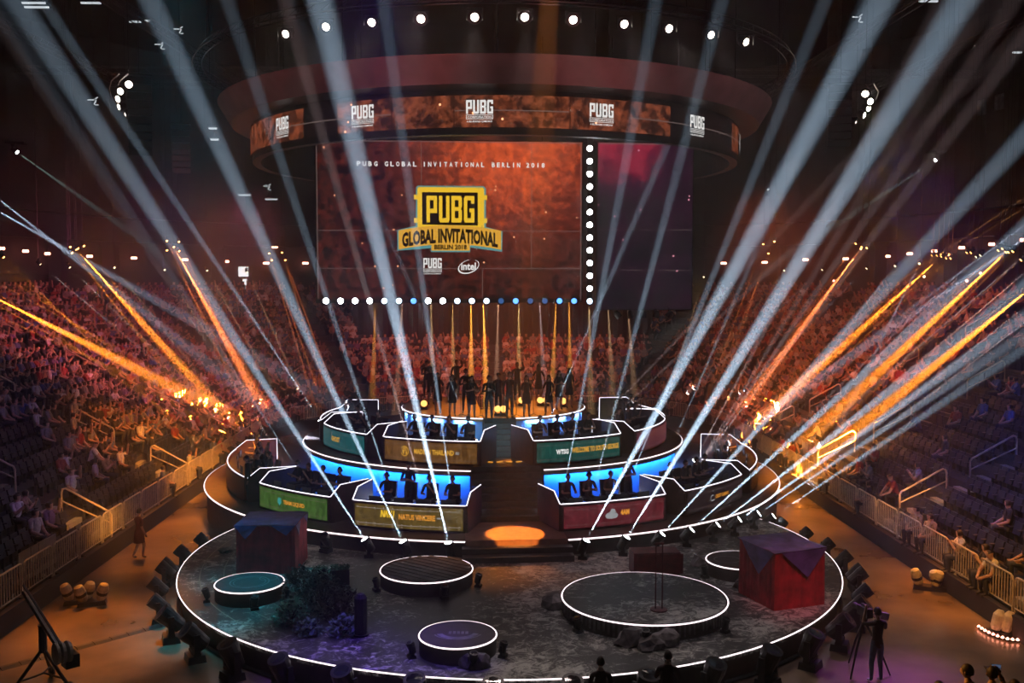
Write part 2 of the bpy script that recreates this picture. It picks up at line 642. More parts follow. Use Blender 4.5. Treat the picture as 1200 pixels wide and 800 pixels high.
# heavy condensed block capitals, drawn as bars on a 4 x 6 grid
BLOCK = {
    'P': [(0, 0, 1.3, 6), (1.3, 5, 4, 6), (2.7, 2.6, 4, 5), (1.3, 2.1, 4, 3.1)],
    'U': [(0, 0.4, 1.3, 6), (2.7, 0.4, 4, 6), (0.3, 0, 3.7, 1)],
    'B': [(0, 0, 1.3, 6), (1.3, 5, 3.7, 6), (1.3, 2.6, 3.7, 3.5), (1.3, 0, 3.7, 1), (2.7, 3.4, 4, 5.6), (2.7, 0.4, 4, 2.8)],
    'G': [(0, 0.4, 1.3, 5.6), (0.3, 5, 4, 6), (0.3, 0, 4, 1), (2.7, 0.4, 4, 3), (2.1, 2.3, 4, 3.2), (2.7, 4.2, 4, 5.4)],
}


def put_block(mb, word, x, y, w_, h_, mapf, mi=0):
    n = len(word)
    cw = w_ / (n * 4 + (n - 1) * 0.7)
    ch = h_ / 6
    for i, c in enumerate(word):
        ox = x + i * 4.7 * cw
        for (a, b, c2, d) in BLOCK[c]:
            xs = [ox + (a + (c2 - a) * k / 2) * cw for k in range(3)]
            lo = [mapf(q, y + b * ch) for q in xs]
            hi = [mapf(q, y + d * ch) for q in xs]
            mb.band(lo, hi, None, mi)


def put_rect(mb, x0, y0, x1, y1, mapf, mi=0, n=1):
    xs = [x0 + (x1 - x0) * k / n for k in range(n + 1)]
    mb.band([mapf(q, y0) for q in xs], [mapf(q, y1) for q in xs], None, mi)


def put_ring(mb, cx, cy, rx, ry, t, mapf, mi=0, a0=0, a1=360, n=28):
    lo = [mapf(cx + (rx - t) * cos(R(a0 + (a1 - a0) * k / n)), cy + (ry - t) * sin(R(a0 + (a1 - a0) * k / n))) for k in range(n + 1)]
    hi = [mapf(cx + rx * cos(R(a0 + (a1 - a0) * k / n)), cy + ry * sin(R(a0 + (a1 - a0) * k / n))) for k in range(n + 1)]
    mb.band(hi, lo, None, mi)


def put_frame(mb, x0, y0, x1, y1, t, mapf, mi=0):
    put_rect(mb, x0, y0, x1, y0 + t, mapf, mi, 3)
    put_rect(mb, x0, y1 - t, x1, y1, mapf, mi, 3)
    put_rect(mb, x0, y0 + t, x0 + t, y1 - t, mapf, mi)
    put_rect(mb, x1 - t, y0 + t, x1, y1 - t, mapf, mi)


def put_company(mb, x, y, w_, h_, mapf, mi=0):
    """the publisher's mark: block letters over a framed line and a small line"""
    put_block(mb, 'PUBG', x, y + h_ * 0.38, w_, h_ * 0.62, mapf, mi)
    put_frame(mb, x, y + h_ * 0.14, x + w_, y + h_ * 0.34, h_ * 0.022, mapf, mi)
    put_text(mb, 'CORPORATION', x + w_ * 0.05, y + h_ * 0.185, w_ * 0.9, h_ * 0.10, mapf, mi)
    put_text(mb, 'A BLUEHOLE COMPANY', x + w_ * 0.02, y + 0.0, w_ * 0.96, h_ * 0.08, mapf, mi)


# ================================================================== the hall
XL, XR, YE, RC = -13.8, 13.2, 58.0, 10.0     # front of the lower bowl: left, right, start of the far curve, its radius
CXL, CXR = XL + RC, XR - RC
YN = 13.0
ROWD, ROWH, Z0, NROW = 0.85, 0.40, 0.55, 20


def path_pts(d, n=12, y0=YN):
    p = [(XL - d, y0), (XL - d, (y0 + YE) / 2), (XL - d, YE)]
    for k in range(1, n + 1):
        a = pi - (pi / 2) * k / n
        p.append((CXL + (RC + d) * cos(a), YE + (RC + d) * sin(a)))
    for k in range(0, n + 1):
        a = pi / 2 - (pi / 2) * k / n
        p.append((CXR + (RC + d) * cos(a), YE + (RC + d) * sin(a)))
    p += [(XR + d, (y0 + YE) / 2), (XR + d, y0)]
    return p


def path_d(x, y):
    if y < YE:
        return XL - x if x < 0 else x - XR
    if x < CXL:
        return hypot(x - CXL, y - YE) - RC
    if x > CXR:
        return hypot(x - CXR, y - YE) - RC
    return y - YE - RC


def hit_path(px, py, d):
    dr = ray(px, py)
    t = 15.0
    while t < 110:
        p = CAMP + dr * t
        if path_d(p.x, p.y) >= d:
            return p
        t += 0.05
    return CAMP + dr * t


mb = MB()
mb.add([(-60, -10, 0), (60, -10, 0), (60, 110, 0), (-60, 110, 0)], [(0, 1, 2, 3)])
tag(mb.build('floor', M['floor']), 'dark painted arena floor lit by orange pools of light', kind='structure')
mb = MB()
mb.box((0, 50, 27.2), (110, 130, 0.4))
tag(mb.build('ceiling', M['ceil']), 'black arena ceiling lost in haze', kind='structure')

# stepped terrace of the lower bowl
mb = MB()
for k in range(NROW):
    a = [(x, y, Z0 + k * ROWH) for x, y in path_pts(k * ROWD)]
    b = [(x, y, Z0 + k * ROWH) for x, y in path_pts((k + 1) * ROWD)]
    c = [(x, y, Z0 + (k + 1) * ROWH) for x, y in path_pts((k + 1) * ROWD)]
    mb.band(a, b)
    mb.band(b, c)
a = [(x, y, Z0 + NROW * ROWH) for x, y in path_pts(NROW * ROWD)]
b = [(x, y, Z0 + NROW * ROWH) for x, y in path_pts(NROW * ROWD + 2.5)]
mb.band(a, b)
tag(mb.build('terrace_floor', M['concrete']), 'stepped concrete terrace of the lower seating bowl', kind='structure')
# low wall in front of the first row
P0, P1 = path_pts(0.0), path_pts(0.16)
mb = MB()
mb.band([(x, y, 0) for x, y in P0], [(x, y, Z0 + .05) for x, y in P0], ([(x, y, 0) for x, y in P1], [(x, y, Z0 + .05) for x, y in P1]))
tag(mb.build('wall_front', M['wallpaint']), 'low dark wall between arena floor and first seat row', kind='structure')
# upper walls behind the concourse
DW = NROW * ROWD + 2.5
mb = MB()
Pw = path_pts(DW)
mb.band([(x, y, Z0 + NROW * ROWH) for x, y in Pw], [(x, y, 27) for x, y in Pw])
tag(mb.build('wall_back', M['wallpaint']), 'dark upper wall of the arena behind the concourse', kind='structure')
mb = MB()
for z, h, dd in ((10.0, .5, .5), (12.4, .9, 1.3), (14.2, .4, 1.3)):
    P, Q = path_pts(DW - dd), path_pts(DW)
    mb.band([(x, y, z) for x, y in P], [(x, y, z + h) for x, y in P])
    mb.band([(x, y, z + h) for x, y in P], [(x, y, z + h) for x, y in Q])
    mb.band([(x, y, z) for x, y in Q], [(x, y, z) for x, y in P])
tag(mb.build('trim_1', M['wallpaint']), 'dark ledges of the suite level around the arena', kind='structure')

# black drape across the far stand
mb = MB()
yd = YE + RC + 10.5 * ROWD
n = 60
lo, hi = [], []
for i in range(n + 1):
    x = -11.5 + 23.5 * i / n
    lo.append((x, yd + 0.12 * (i % 2), 4.2))
    hi.append((x, yd + 0.12 * (i % 2), 13.0))
mb.band(lo, hi)
tag(mb.build('black_drape', M['drape']), 'tall black drape hung across the far stand behind the screens', 'curtain')

# piers and window-like openings at the concourse
for i, px in enumerate((256, 130, 68, 390, 480, 920, 1029, 1110, 1180, 760)):
    p = hit_path(px, 318, DW - 1.0)
    mb = MB()
    mb.box((0, 0, 1.9), (0.9, 0.9, 3.8))
    mb.box((0, 0, 3.7), (1.2, 1.2, 0.25))
    o = mb.build('pillar', M['wallpaint'], loc=(p.x, p.y, Z0 + NROW * ROWH))
    tag(o, 'dark square concourse pier at the back of the bowl', kind='structure')

# bright doorway far left on the concourse
p = hit_path(286, 362, NROW * ROWD + 1.6)
t = thing('lit_doorway', 'bright open doorway on the far concourse beside a dark figure', 'doorway', (p.x, p.y, Z0 + NROW * ROWH), atan2(p.x, p.y) * -1)
mb = MB()
mb.box((-0.65, 0, 1.1), (0.1, 0.2, 2.2))
mb.box((0.65, 0, 1.1), (0.1, 0.2, 2.2))
mb.box((0, 0, 2.2), (1.4, 0.2, 0.1))
mb.build('frame', M['wallpaint'], t)
mb = MB()
mb.box((0, 0.06, 1.75), (.8, 0.04, .8))
mb.box((0.1, 0.06, 0.75), (0.35, 0.04, 0.8))
mb.build('opening', M['doorlight'], t)

# ================================================================== round front stage
DC, DR, DZ = Vector((-0.12, 31.53, 0)), 10.28, 0.7


def circle(c, r, n=96, z=0.0, a0=0.0):
    return [(c[0] + r * cos(a0 + 2 * pi * k / n), c[1] + r * sin(a0 + 2 * pi * k / n), z) for k in range(n)]


rs = thing('round_stage', 'low round stage with printed map top and white glowing rim', 'stage', (DC.x, DC.y, 0))
mb = MB()
mb.prism([(p[0], p[1]) for p in circle((0, 0), DR, 128)], DZ - 0.12, DZ)
mb.build('deck', M['map'], rs)
mb = MB()
mb.lathe([(DR - .12, 0), (DR - .12, DZ - .12)], 128, cap=False)
mb.build('skirt', M['skirt'], rs)
mb = MB()
mb.tube(circle((0, 0), DR + 0.01, 160, DZ - 0.01), 0.017, 6, closed=True)
mb.build('led_strip', M['led_pink'], rs)
mb = MB()
mb.tube(circle((0, 0), DR - 0.02, 128, 0.06), 0.05, 4, closed=True)
mb.build('base_ring', M['dark'], rs)

# round podiums on it
PODS = [
    (3.35, 25.65, 2.19, 'widest round podium with grey speckled top and ribbed side', 'map'),
    (-2.62, 28.30, 1.345, 'round podium with diagonal plank pattern below the orange spotlit landing', 'plank'),
    (-1.53, 22.95, 0.92, 'small round podium with wreath-like mark at the front edge of the round stage', 'mark'),
    (-7.48, 27.11, 0.94, 'small round podium with ring pattern beside the red draped crate on the teal lit side', 'rings'),
    (6.77, 29.03, 0.99, 'small round podium with two ring marks partly behind the red and purple crate', 'rings'),
]
plank = mat('plank_print', (0.06, 0.055, 0.05), 0.6, 0, 0.9, 2.5)
for (x, y, r, lab, kind) in PODS:
    t = thing('round_podium', lab, 'podium', (x, y, DZ))
    h = 0.42
    mb = MB()
    mb.lathe([(r, 0), (r, h - .04), (r - .02, h)], 72)
    mb.build('drum', M['skirt'], t)
    mb = MB()
    mb.tube(circle((0, 0), r + 0.005, 72, h - 0.02), 0.018, 6, closed=True)
    mb.build('led_strip', M['led_pink'], t)
    if kind == 'map':
        mb = MB()
        mb.lathe([(r - .05, h - .01), (r - .05, h + .008)], 72)
        mb.build('printed_top', M['map'], t)
        for k in range(64):
            a = pi + (k - 6) * 2 * pi / 128
            mb2 = None
        mb = MB()
        for k in range(58):
            a = pi + k * pi / 50
            hh = 0.22 + 0.12 * random.random()
            mb.box((r * 1.004 * cos(a), r * 1.004 * sin(a), h - .05 - hh / 2), (0.02, 0.055, hh), Matrix.Rotation(a, 3, 'Z'))
        o = mb.build('pleat', M['rock'], t)
        o['kind'] = 'stuff'
    elif kind == 'plank':
        for k in range(11):
            u = -r + .1 + (2 * r - .2) * k / 10
            half = math.sqrt(max(0.02, (r - .07) ** 2 - u * u))
            mb = MB()
            mb.box((0, 0, h + .008), (half * 2, 0.19, 0.016))
            o = mb.build('plank', plank, t)
            a = R(-38)
            o.location = (-sin(a) * u, cos(a) * u, 0)
            o.rotation_euler = (0, 0, a)
    elif kind == 'rings':
        mb = MB()
        f = lambda u, v: (u, v, h + .006)
        if x < 0:
            put_ring(mb, 0, 0, .55, .55, .035, f)
            put_ring(mb, .0, .0, .45, .45, .02, f)
            put_ring(mb, .45, .35, .25, .25, .02, f)
            put_ring(mb, 0, 0, .8, .8, .015, f, 0, 10, 150)
        else:
            put_ring(mb, -.38, 0, .40, .36, .03, f)
            put_ring(mb, .42, .05, .36, .33, .03, f)
        mb.build('ring_print', M['flag'], t)
    else:
        mb = MB()
        f = lambda u, v: (u, v, h + .006)
        put_ring(mb, 0, .1, .52, .46, .14, f, 0, 195, 345)
        put_ring(mb, 0, .1, .60, .5, .04, f, 0, 200, 340)
        for k in range(5):
            put_rect(mb, -.22 + k * .1, -.02, -.15 + k * .1, .16, f)
        mb.build('mark_print', M['flag'], t)
# thin double mast standing on the widest podium
p = atZ(772, 715, DZ + .42)
t = thing('twin_rod_mast', 'slim reddish twin-rod mast standing on the widest round podium', 'mast', (p.x, p.y, DZ + .43))
mb = MB()
mb.lathe([(.22, 0), (.22, .03), (.05, .05)], 16)
mb.build('base_plate', M['rust'], t)
for s in (-1, 1):
    mb = MB()
    mb.tube([(s * .085, 0, .03), (s * .085, 0, 1.72)], .018, 6)
    mb.build('rod', M['rust'], t)
mb = MB()
mb.box((0, 0, 1.72), (.24, .05, .04))
mb.build('cross_piece', M['rust'], t)

# ================================================================== tiered stage
T1, T2, T3 = 1.25, 2.75, 4.05
R1, R2, R3 = 12.2, 8.2, 4.0
W1, W2, W3 = 1.66, 1.32, 0.66
ts = thing('tiered_stage', 'three-tier round stage with white glowing edges and blue lit walls', 'stage', (0, 0, 0))


def half_disc(r, wid, side, amax=150):
    a0 = degrees(math.asin(wid / r))
    out = []
    n = 40
    for i in range(n + 1):
        A = a0 + (amax - a0) * i / n
        q = SP(r, side * A)
        out.append((q.x, q.y))
    q = SL(side * wid, r * cos(R(amax)))
    out.append((q.x, q.y))
    if side < 0:
        out = out[::-1]
    return out


for (r, wid, z0, z1, lip, fm) in ((R1, W1, DZ * 0, T1, .10, 'stage'), (R2, W2, T1, T2, .22, 'stage'), (R3, W3, T2, T3, .14, 'orange_lit_deck')):
    for side in (-1, 1):
        mb = MB()
        mb.prism(half_disc(r, wid, side), z1 - lip, z1)
        mb.build('deck', M[fm], ts)
        mb = MB()
        rr = r - (.08 if r == R1 else .30 if r == R2 else .12)
        mb.prism(half_disc(rr, wid + .02, side), z0, z1 - lip + .005)
        mb.build('riser_wall', M['skirt'] if r == R1 else M['bluewall'], ts)
        a0 = degrees(math.asin(wid / r))
        mb = MB()
        mb.tube([SP(r + .012, side * (a0 + (118 - a0) * i / 60), z1 - .03) for i in range(61)], .02 if r < R1 else .024, 6)
        mb.build('led_strip', M['led_pink'] if r != R3 else M['led_white'], ts)
        # cheek wall of the staircase
        mb = MB()
        q = [SL(side * (wid - .02), r * cos(R(a0)) - .02, 0), SL(side * (wid - .02), 0.2, 0)]
        q2 = [SL(side * (wid + .01), r * cos(R(a0)) - .02, 0), SL(side * (wid + .01), 0.2, 0)]
        mb.band([(p.x, p.y, z0) for p in q], [(p.x, p.y, z1) for p in q], ([(p.x, p.y, z0) for p in q2], [(p.x, p.y, z1) for p in q2]))
        mb.build('cheek_wall', M['booth'], ts)

# landing and staircase
st = thing('staircase', 'dark central staircase climbing between the tiers with spotlit landing', 'stairs', (0, 0, 0))


def stair_box(x0, x1, y0, y1, z0, z1, name, m='step'):
    mb = MB()
    q = [SL(x0, y1), SL(x1, y1), SL(x1, y0), SL(x0, y0)]
    mb.prism([(p.x, p.y) for p in q], z0, z1)
    return mb.build(name, M[m], st)


stair_box(-W1 + .03, W1 - .03, 9.7, 12.05, 0.0, T1, 'landing', 'landing')
for k in range(2):
    stair_box(-W1 - .1, W1 + .1, 12.05 + k * .36, 12.41 + k * .36, DZ, T1 - (k + 1) * .18, 'step')
for k in range(8):
    stair_box(-W2 + .04, W2 - .04, 9.66 - (k + 1) * .31, 9.70 - k * .31, 0.0, T1 + (k + 1) * .1875, 'step')
stair_box(-W2 + .04, W2 - .04, 5.6, 7.2, 0.0, T2 + .01, 'landing')
for k in range(7):
    stair_box(-W3 + .04, W3 - .04, 5.6 - (k + 1) * .27, 5.62 - k * .27, 0.0, T2 + (k + 1) * .186, 'step')
stair_box(-W3 + .04, W3 - .04, 1.2, 3.74, 0.0, T3 - .02, 'landing')
# low bars of light on the upper landing
for k in range(4):
    q = SL(-.55 + k * .36, 6.75, T2 + .02)
    mb = MB()
    mb.box((0, 0, .02), (.22, .1, .03), Matrix.Rotation(R(SAX + 30 * (k % 2 * 2 - 1)), 3, 'Z'))
    mb.build('floor_light', M['orange_print'], st, loc=q)

# wall-washer lamps hidden under the lips: they give the blue light on the riser walls
for (r, z, zt, A0, A1, n, p) in ((R2, T2 - .24, T1 + .4, 10, 96, 8, 6), (R3, T3 - .16, T2 + .3, 12, 90, 4, 6)):
    for side in (-1, 1):
        for k in range(n):
            A = A0 + (A1 - A0) * (k + .5) / n
            o = light('AREA', 'blue_wall_light', SP(r - .1, side * A, z), SP(r - .42, side * A, zt), p, (0.015, 0.2, 1.0) if r == R2 else (0.2, 0.42, 1.0), size=1.5 * r / R2, sizey=.12)

# ================================================================== team booths
BH, BW = 0.92, 1.27       # height of the front wall and of the side wings
PANEL = {
    'gold': panel_mat('led_panel_gold', (0.28, 0.17, 0.02), 0.05),
    'green': panel_mat('led_panel_green', (0.10, 0.24, 0.035), 0.055),
    'red': panel_mat('led_panel_red', (0.24, 0.015, 0.03), 0.055),
    'black': panel_mat('led_panel_black', (0.03, 0.012, 0.02), 0.04),
    'teal': panel_mat('led_panel_teal', (0.01, 0.20, 0.22), 0.055),
    'orange': panel_mat('led_panel_orange', (0.32, 0.13, 0.02), 0.055),
    'sea': panel_mat('led_panel_seagreen', (0.005, 0.14, 0.11), 0.055),
    'maroon': panel_mat('led_panel_maroon', (0.17, 0.015, 0.05), 0.055),
    'off': mat('led_panel_unlit', (0.02, 0.015, 0.02), 0.4),
}


def booth(label, rad, z, A0, A1, panel, prn=None):
    """A0 < A1 in stage degrees; the front wall follows the tier's edge"""
    Am = (A0 + A1) / 2
    base = SP(rad, Am, z)
    inv = Matrix.Translation(-base)
    T = lambda p: (inv @ Vector(p))
    t = thing('team_booth', label, 'booth', base)
    half = R(A1 - A0) / 2 * rad
    th = 0.08
    n = 20

    def arcz(r, zz, a=A0, b=A1):
        return [T(SP(r, a + (b - a) * i / n, z + zz)) for i in range(n + 1)]
    mb = MB()
    mb.band(arcz(rad, 0.02), arcz(rad, BH - .02), (arcz(rad - th, 0.02), arcz(rad - th, BH - .02)))
    mb.build('front_wall', M['booth'], t)
    pa = (0.04 * (A1 - A0))
    fw = mb
    mb = MB()
    m0, m1 = A0 + pa * .55, A1 - pa * .55
    mb.band(arcz(rad + .02, .10, m0, m1), arcz(rad + .02, BH - .09, m0, m1), (arcz(rad, .10, m0, m1), arcz(rad, BH - .09, m0, m1)))
    lp = mb.build('led_panel', PANEL[panel], t)
    # print on the panel: (u to the right from the panel's middle, v up from its foot)
    f = lambda u, v: T(SP(rad + .032, Am + degrees(u / rad), z + .10 + v))
    mb = MB()
    hw = half * .93
    k = int(hw * 2 / .32)
    for i in range(k + 1):
        u = -hw + .06 + (2 * hw - .12) * i / k
        for v in (0.045, .13, BH - .27):
            put_rect(mb, u - .012, v - .012, u + .012, v + .012, f)
    for v in (0.10, BH - .30):
        put_rect(mb, -hw, v, hw, v + .008, f, 0, 14)
    if panel != 'off':
        o = mb.build('rivet_print', M['line_print'] if panel != 'gold' else M['pale_print'], lp)
        o['kind'] = 'stuff'
    if prn:
        prn(f, lp, hw)
    # work top and side wings
    mb = MB()
    mb.band(arcz(rad - th, .72), arcz(rad - .85, .72), (arcz(rad - th, .68), arcz(rad - .85, .68)))
    mb.build('desk_top', M['boothin'], t)
    mb = MB()
    mb.band(arcz(rad - .75, .3), arcz(rad - 2.0, .3), (arcz(rad - .75, .0), arcz(rad - 2.0, .0)))
    mb.build('inner_floor', M['boothin'], t)
    trim = arcz(rad - th / 2, BH + .005)
    for A, s in ((A0, -1), (A1, 1)):
        ax = SP(1, Am) - Vector((SCX, SCY, 0))       # outward, parallel for both wings
        f0 = SP(rad - .04, A, 0)
        side = Vector((-ax.y, ax.x, 0)) * s

        def W(back, zz, o=0.0):
            return T(f0 - ax * back + side * o + Vector((0, 0, z + zz)))
        prof = [(0, .02), (0, BH), (.45, BW), (1.75, BW), (1.75, .02)]
        vs = [W(b, zz) for b, zz in prof] + [W(b, zz, .07) for b, zz in prof]
        m5 = len(prof)
        fs = [tuple(range(m5)), tuple(range(m5, 2 * m5))[::-1]] + [(i, m5 + i, m5 + (i + 1) % m5, (i + 1) % m5) for i in range(m5)]
        mb = MB().add(vs, fs)
        mb.build('side_wall', M['booth'], t)
        mb = MB()
        mb.tube([W(0, BH + .005, .035), W(.45, BW + .005, .035), W(1.76, BW + .005, .035), W(1.77, .08, .035)], .016, 5)
        mb.build('led_trim', M['led_white'], t)
    mb = MB()
    mb.tube(trim, .016, 5)
    mb.build('led_trim', M['led_white'], t)
    return t, Am


def print_mesh(parent, name, m, fn):
    mb = MB()
    fn(mb)
    return mb.build(name, M[m], parent)


def prn_gold(f, lp, hw):
    def logo(mb):        # angular four-letter mark
        sk = lambda u, v: f(u - .0 + v * .12, v)
        x, y, w_, h_ = -.95, .34, .52, .24
        for i, seg in enumerate(([(0, 0, 0, 1), (0, 1, 1, 0), (1, 0, 1, 1)], [(0, 0, .5, 1), (.5, 1, 1, 0)], [(0, 1, .5, 0), (.5, 0, 1, 1)], [(.5, 0, .5, 1)])):
            for (a, b, c, d) in seg:
                ox = x + i * w_ / 4
                ww = w_ / 4 * .8
                p0, p1 = (ox + a * ww, y + b * h_), (ox + c * ww, y + d * h_)
                mb.add([sk(p0[0] - .018, p0[1]), sk(p0[0] + .025, p0[1]), sk(p1[0] + .025, p1[1]), sk(p1[0] - .018, p1[1])], [(0, 1, 2, 3)])
    print_mesh(lp, 'emblem_print', 'yellow_print', logo)
    print_mesh(lp, 'name_print', 'orange_print', lambda mb: put_text(mb, 'NATUS VINCERE', -.27, .30, 1.25, .19, f, 0, .035))
    print_mesh(lp, 'flag_print', 'grey_print', lambda mb: put_rect(mb, 1.04, .37, 1.18, .42, f))


def prn_orange(f, lp, hw):
    def logo(mb):
        put_ring(mb, -.95, .37, .17, .19, .025, f, 0, 200, 505)
        for k in range(3):
            put_rect(mb, -1.06 + k * .03, .38 + k * .05, -.86, .405 + k * .05, f)
        put_rect(mb, -1.02, .26, -.97, .40, f)
        put_rect(mb, -.90, .26, -.85, .36, f)
    print_mesh(lp, 'emblem_print', 'gold_print', logo)
    print_mesh(lp, 'name_print', 'gold_print', lambda mb: put_text(mb, 'MADE IN THAILAND', -.55, .29, 1.55, .19, f, 0, .035))

    def flag(mb):
        for k in range(3):
            put_rect(mb, 1.06, .33 + k * .035, 1.2, .35 + k * .035, f)
    print_mesh(lp, 'flag_print', 'grey_print', flag)


def prn_sea(f, lp, hw):
    def logo(mb):
        put_text(mb, 'WTSG', -1.08, .28, .5, .19, f, 0, .05)
    print_mesh(lp, 'emblem_print', 'white_print', logo)
    print_mesh(lp, 'name_print', 'gold_print', lambda mb: put_text(mb, 'WELCOME TO SOUTH GEORGE', -.45, .30, 2.2, .2, f, 0, .035))


def prn_red(f, lp, hw):
    def logo(mb):        # grey cloud-like animal head with a peak above
        for (cx, cy, rx, ry) in ((-.32, .34, .13, .10), (-.2, .38, .12, .13), (-.08, .33, .10, .09), (-.2, .29, .2, .06)):
            c = f(cx, cy)
            ps = [f(cx + rx * cos(2 * pi * k / 12), cy + ry * sin(2 * pi * k / 12)) for k in range(12)]
            mb.add(ps, [tuple(range(12))])
        mb.add([f(-.3, .42), f(-.05, .44), f(-.1, .55), f(-.22, .57)], [(0, 1, 2, 3)])
    print_mesh(lp, 'emblem_print', 'grey_print', logo)

    def eyes(mb):
        for k in range(4):
            u = -.33 + k * .075
            ps = [tuple(Vector(f(u + .022 * cos(2 * pi * q / 8), .31 + .03 * sin(2 * pi * q / 8)))) for q in range(8)]
            mb.add(ps, [tuple(range(8))])
    print_mesh(lp, 'name_print', 'orange_print', lambda mb: put_text(mb, '4AM', .12, .32, .34, .19, f, 0, .05))


def prn_green(f, lp, hw):
    def logo(mb):
        pts = [(-.62, .44), (-.62, .32), (-.52, .22), (-.42, .32), (-.42, .44), (-.52, .48)]
        mb.add([f(*p) for p in pts], [tuple(range(6))[::-1]])
        put_rect(mb, -.60, .46, -.44, .50, f)
    print_mesh(lp, 'emblem_print', 'teal_print', logo)
    print_mesh(lp, 'name_print', 'orange_print', lambda mb: put_text(mb, 'TEAM LIQUID', -.3, .28, 1.1, .17, f, 0, .03))


def prn_black(f, lp, hw):
    def logo(mb):
        put_ring(mb, -.5, .36, .11, .12, .03, f, 0, 40, 320)
        put_rect(mb, -.52, .26, -.36, .30, f)
    print_mesh(lp, 'emblem_print', 'grey_print', logo)
    print_mesh(lp, 'name_print', 'orange_print', lambda mb: put_text(mb, 'CREST GAMING', -.3, .32, .95, .13, f, 0, .02))


def prn_teal(f, lp, hw):
    print_mesh(lp, 'emblem_print', 'grey_print', lambda mb: put_rect(mb, -.62, .52, -.56, .58, f))
    print_mesh(lp, 'name_print', 'gold_print', lambda mb: put_text(mb, 'GHOST', -.62, .30, .75, .2, f, 0, .03))


BA, BB = 11.33, 7.52
BOOTHS = [
    ('team booth with gold panel reading NATUS VINCERE', BA, T1, -28.2, -8.2, 'gold', prn_gold, 4),
    ('team booth with bright green panel and teal shield', BA, T1, -52.5, -33.2, 'green', prn_green, 4),
    ('white edged team booth with no lit panel, behind the green booth', BA, T1, -93.0, -58.0, 'off', None, 5),
    ('team booth with crimson panel reading 4AM', BA, T1, 7.8, 28.0, 'red', prn_red, 4),
    ('team booth with near-black panel, next to the crimson booth', BA, T1, 33.0, 53.0, 'black', prn_black, 4),
    ('white edged team booth with no lit panel, behind the near-black booth', BA, T1, 58.5, 92.0, 'off', None, 5),
    ('team booth with orange panel reading MADE IN THAILAND', BB, T2, -37.0, -7.5, 'orange', prn_orange, 4),
    ('team booth with teal panel on the middle tier', BB, T2, -72.0, -44.0, 'teal', prn_teal, 3),
    ('team booth with sea green panel reading WELCOME TO SOUTH GEORGE', BB, T2, 8.0, 37.0, 'sea', prn_sea, 4),
    ('team booth with maroon panel on the middle tier', BB, T2, 44.0, 74.0, 'maroon', None, 3),
    ('rear team booth with lit white edges behind the teal booth', BB, T2, -112.0, -79.0, 'off', None, 3),
    ('rear team booth with lit white edges behind the maroon booth', BB, T2, 80.0, 112.0, 'off', None, 3),
]
SEATS = []           # player places: (point, heading, booth index, number)
SHORT = ['gold', 'green', 'unlit left', 'crimson', 'near-black', 'unlit right', 'orange', 'teal', 'sea green', 'maroon', 'rear left', 'rear right']
for bi, (lab, rad, z, A0, A1, pn, fn, npl) in enumerate(BOOTHS):
    t, Am = booth(lab, rad, z, A0, A1, pn, fn)
    for k in range(npl):
        A = A0 + (A1 - A0) * (k + .5) / npl * .9 + (A1 - A0) * .05
        SEATS.append((SP(rad - 1.3, A, z + .3), R(A + SAX), bi, k, A, rad, z))

# monitors on the work tops (only their backs show over the front wall)
mo = MB()
mo.box((0, 0, .17), (.5, .03, .25))
mo_me = mo.mesh('monitor_case', M['dark'])
sc_ = MB()
sc_.box((0, .018, .17), (.47, .006, .21))
sc_me = sc_.mesh('monitor_screen', M['monitor_glow'])
sd = MB()
sd.box((0, .03, .005), (.22, .18, .01))
sd.box((0, .03, .06), (.04, .03, .1))
sd_me = sd.mesh('monitor_stand', M['dark'])
ch = MB()
ch.box((0, 0, .46), (.5, .5, .1))
ch.box((0, .26, .74), (.42, .09, .56), Matrix.Rotation(R(-8), 3, 'X'))
ch_me = ch.mesh('gaming_chair', [M['dark']])
ch2 = MB()
ch2.tube([(0, 0, .06), (0, 0, .42)], .035, 8)
for k in range(5):
    a = 2 * pi * k / 5
    ch2.box((.15 * cos(a), .15 * sin(a), .05), (.3, .05, .04), Matrix.Rotation(a, 3, 'Z'))
ch2_me = ch2.mesh('chair_base', [M['dark']])
for (p, h, bi, k, A, rad, z) in SEATS:
    q = SP(rad - .42, A, z + .725)
    t = thing('monitor', f'dark computer monitor on the {SHORT[bi]} booth desk, {ORD[k]} along', 'monitor', q, h, 'booth monitors')
    link('case', mo_me, t)
    link('screen', sc_me, t)
    link('stand', sd_me, t)
    t = thing('gaming_chair', f'dark gaming chair at the {SHORT[bi]} booth, {ORD[k]} along', 'chair', p, h, 'gaming chairs in the booths')
    link('seat_and_back', ch_me, t)
    link('chair_base', ch2_me, t)

# ================================================================== video walls
AXV = Vector((cos(R(SAX)), sin(R(SAX)), 0))      # along the screens, left to right
AXN = Vector((sin(R(SAX)), -cos(R(SAX)), 0))     # out of the screens
PL0 = SL(0, 0.6)


def on_screen_plane(px, py, off=0.0):
    d = ray(px, py)
    k = ((PL0 + AXN * off) - CAMP).dot(AXN) / d.dot(AXN)
    return CAMP + d * k


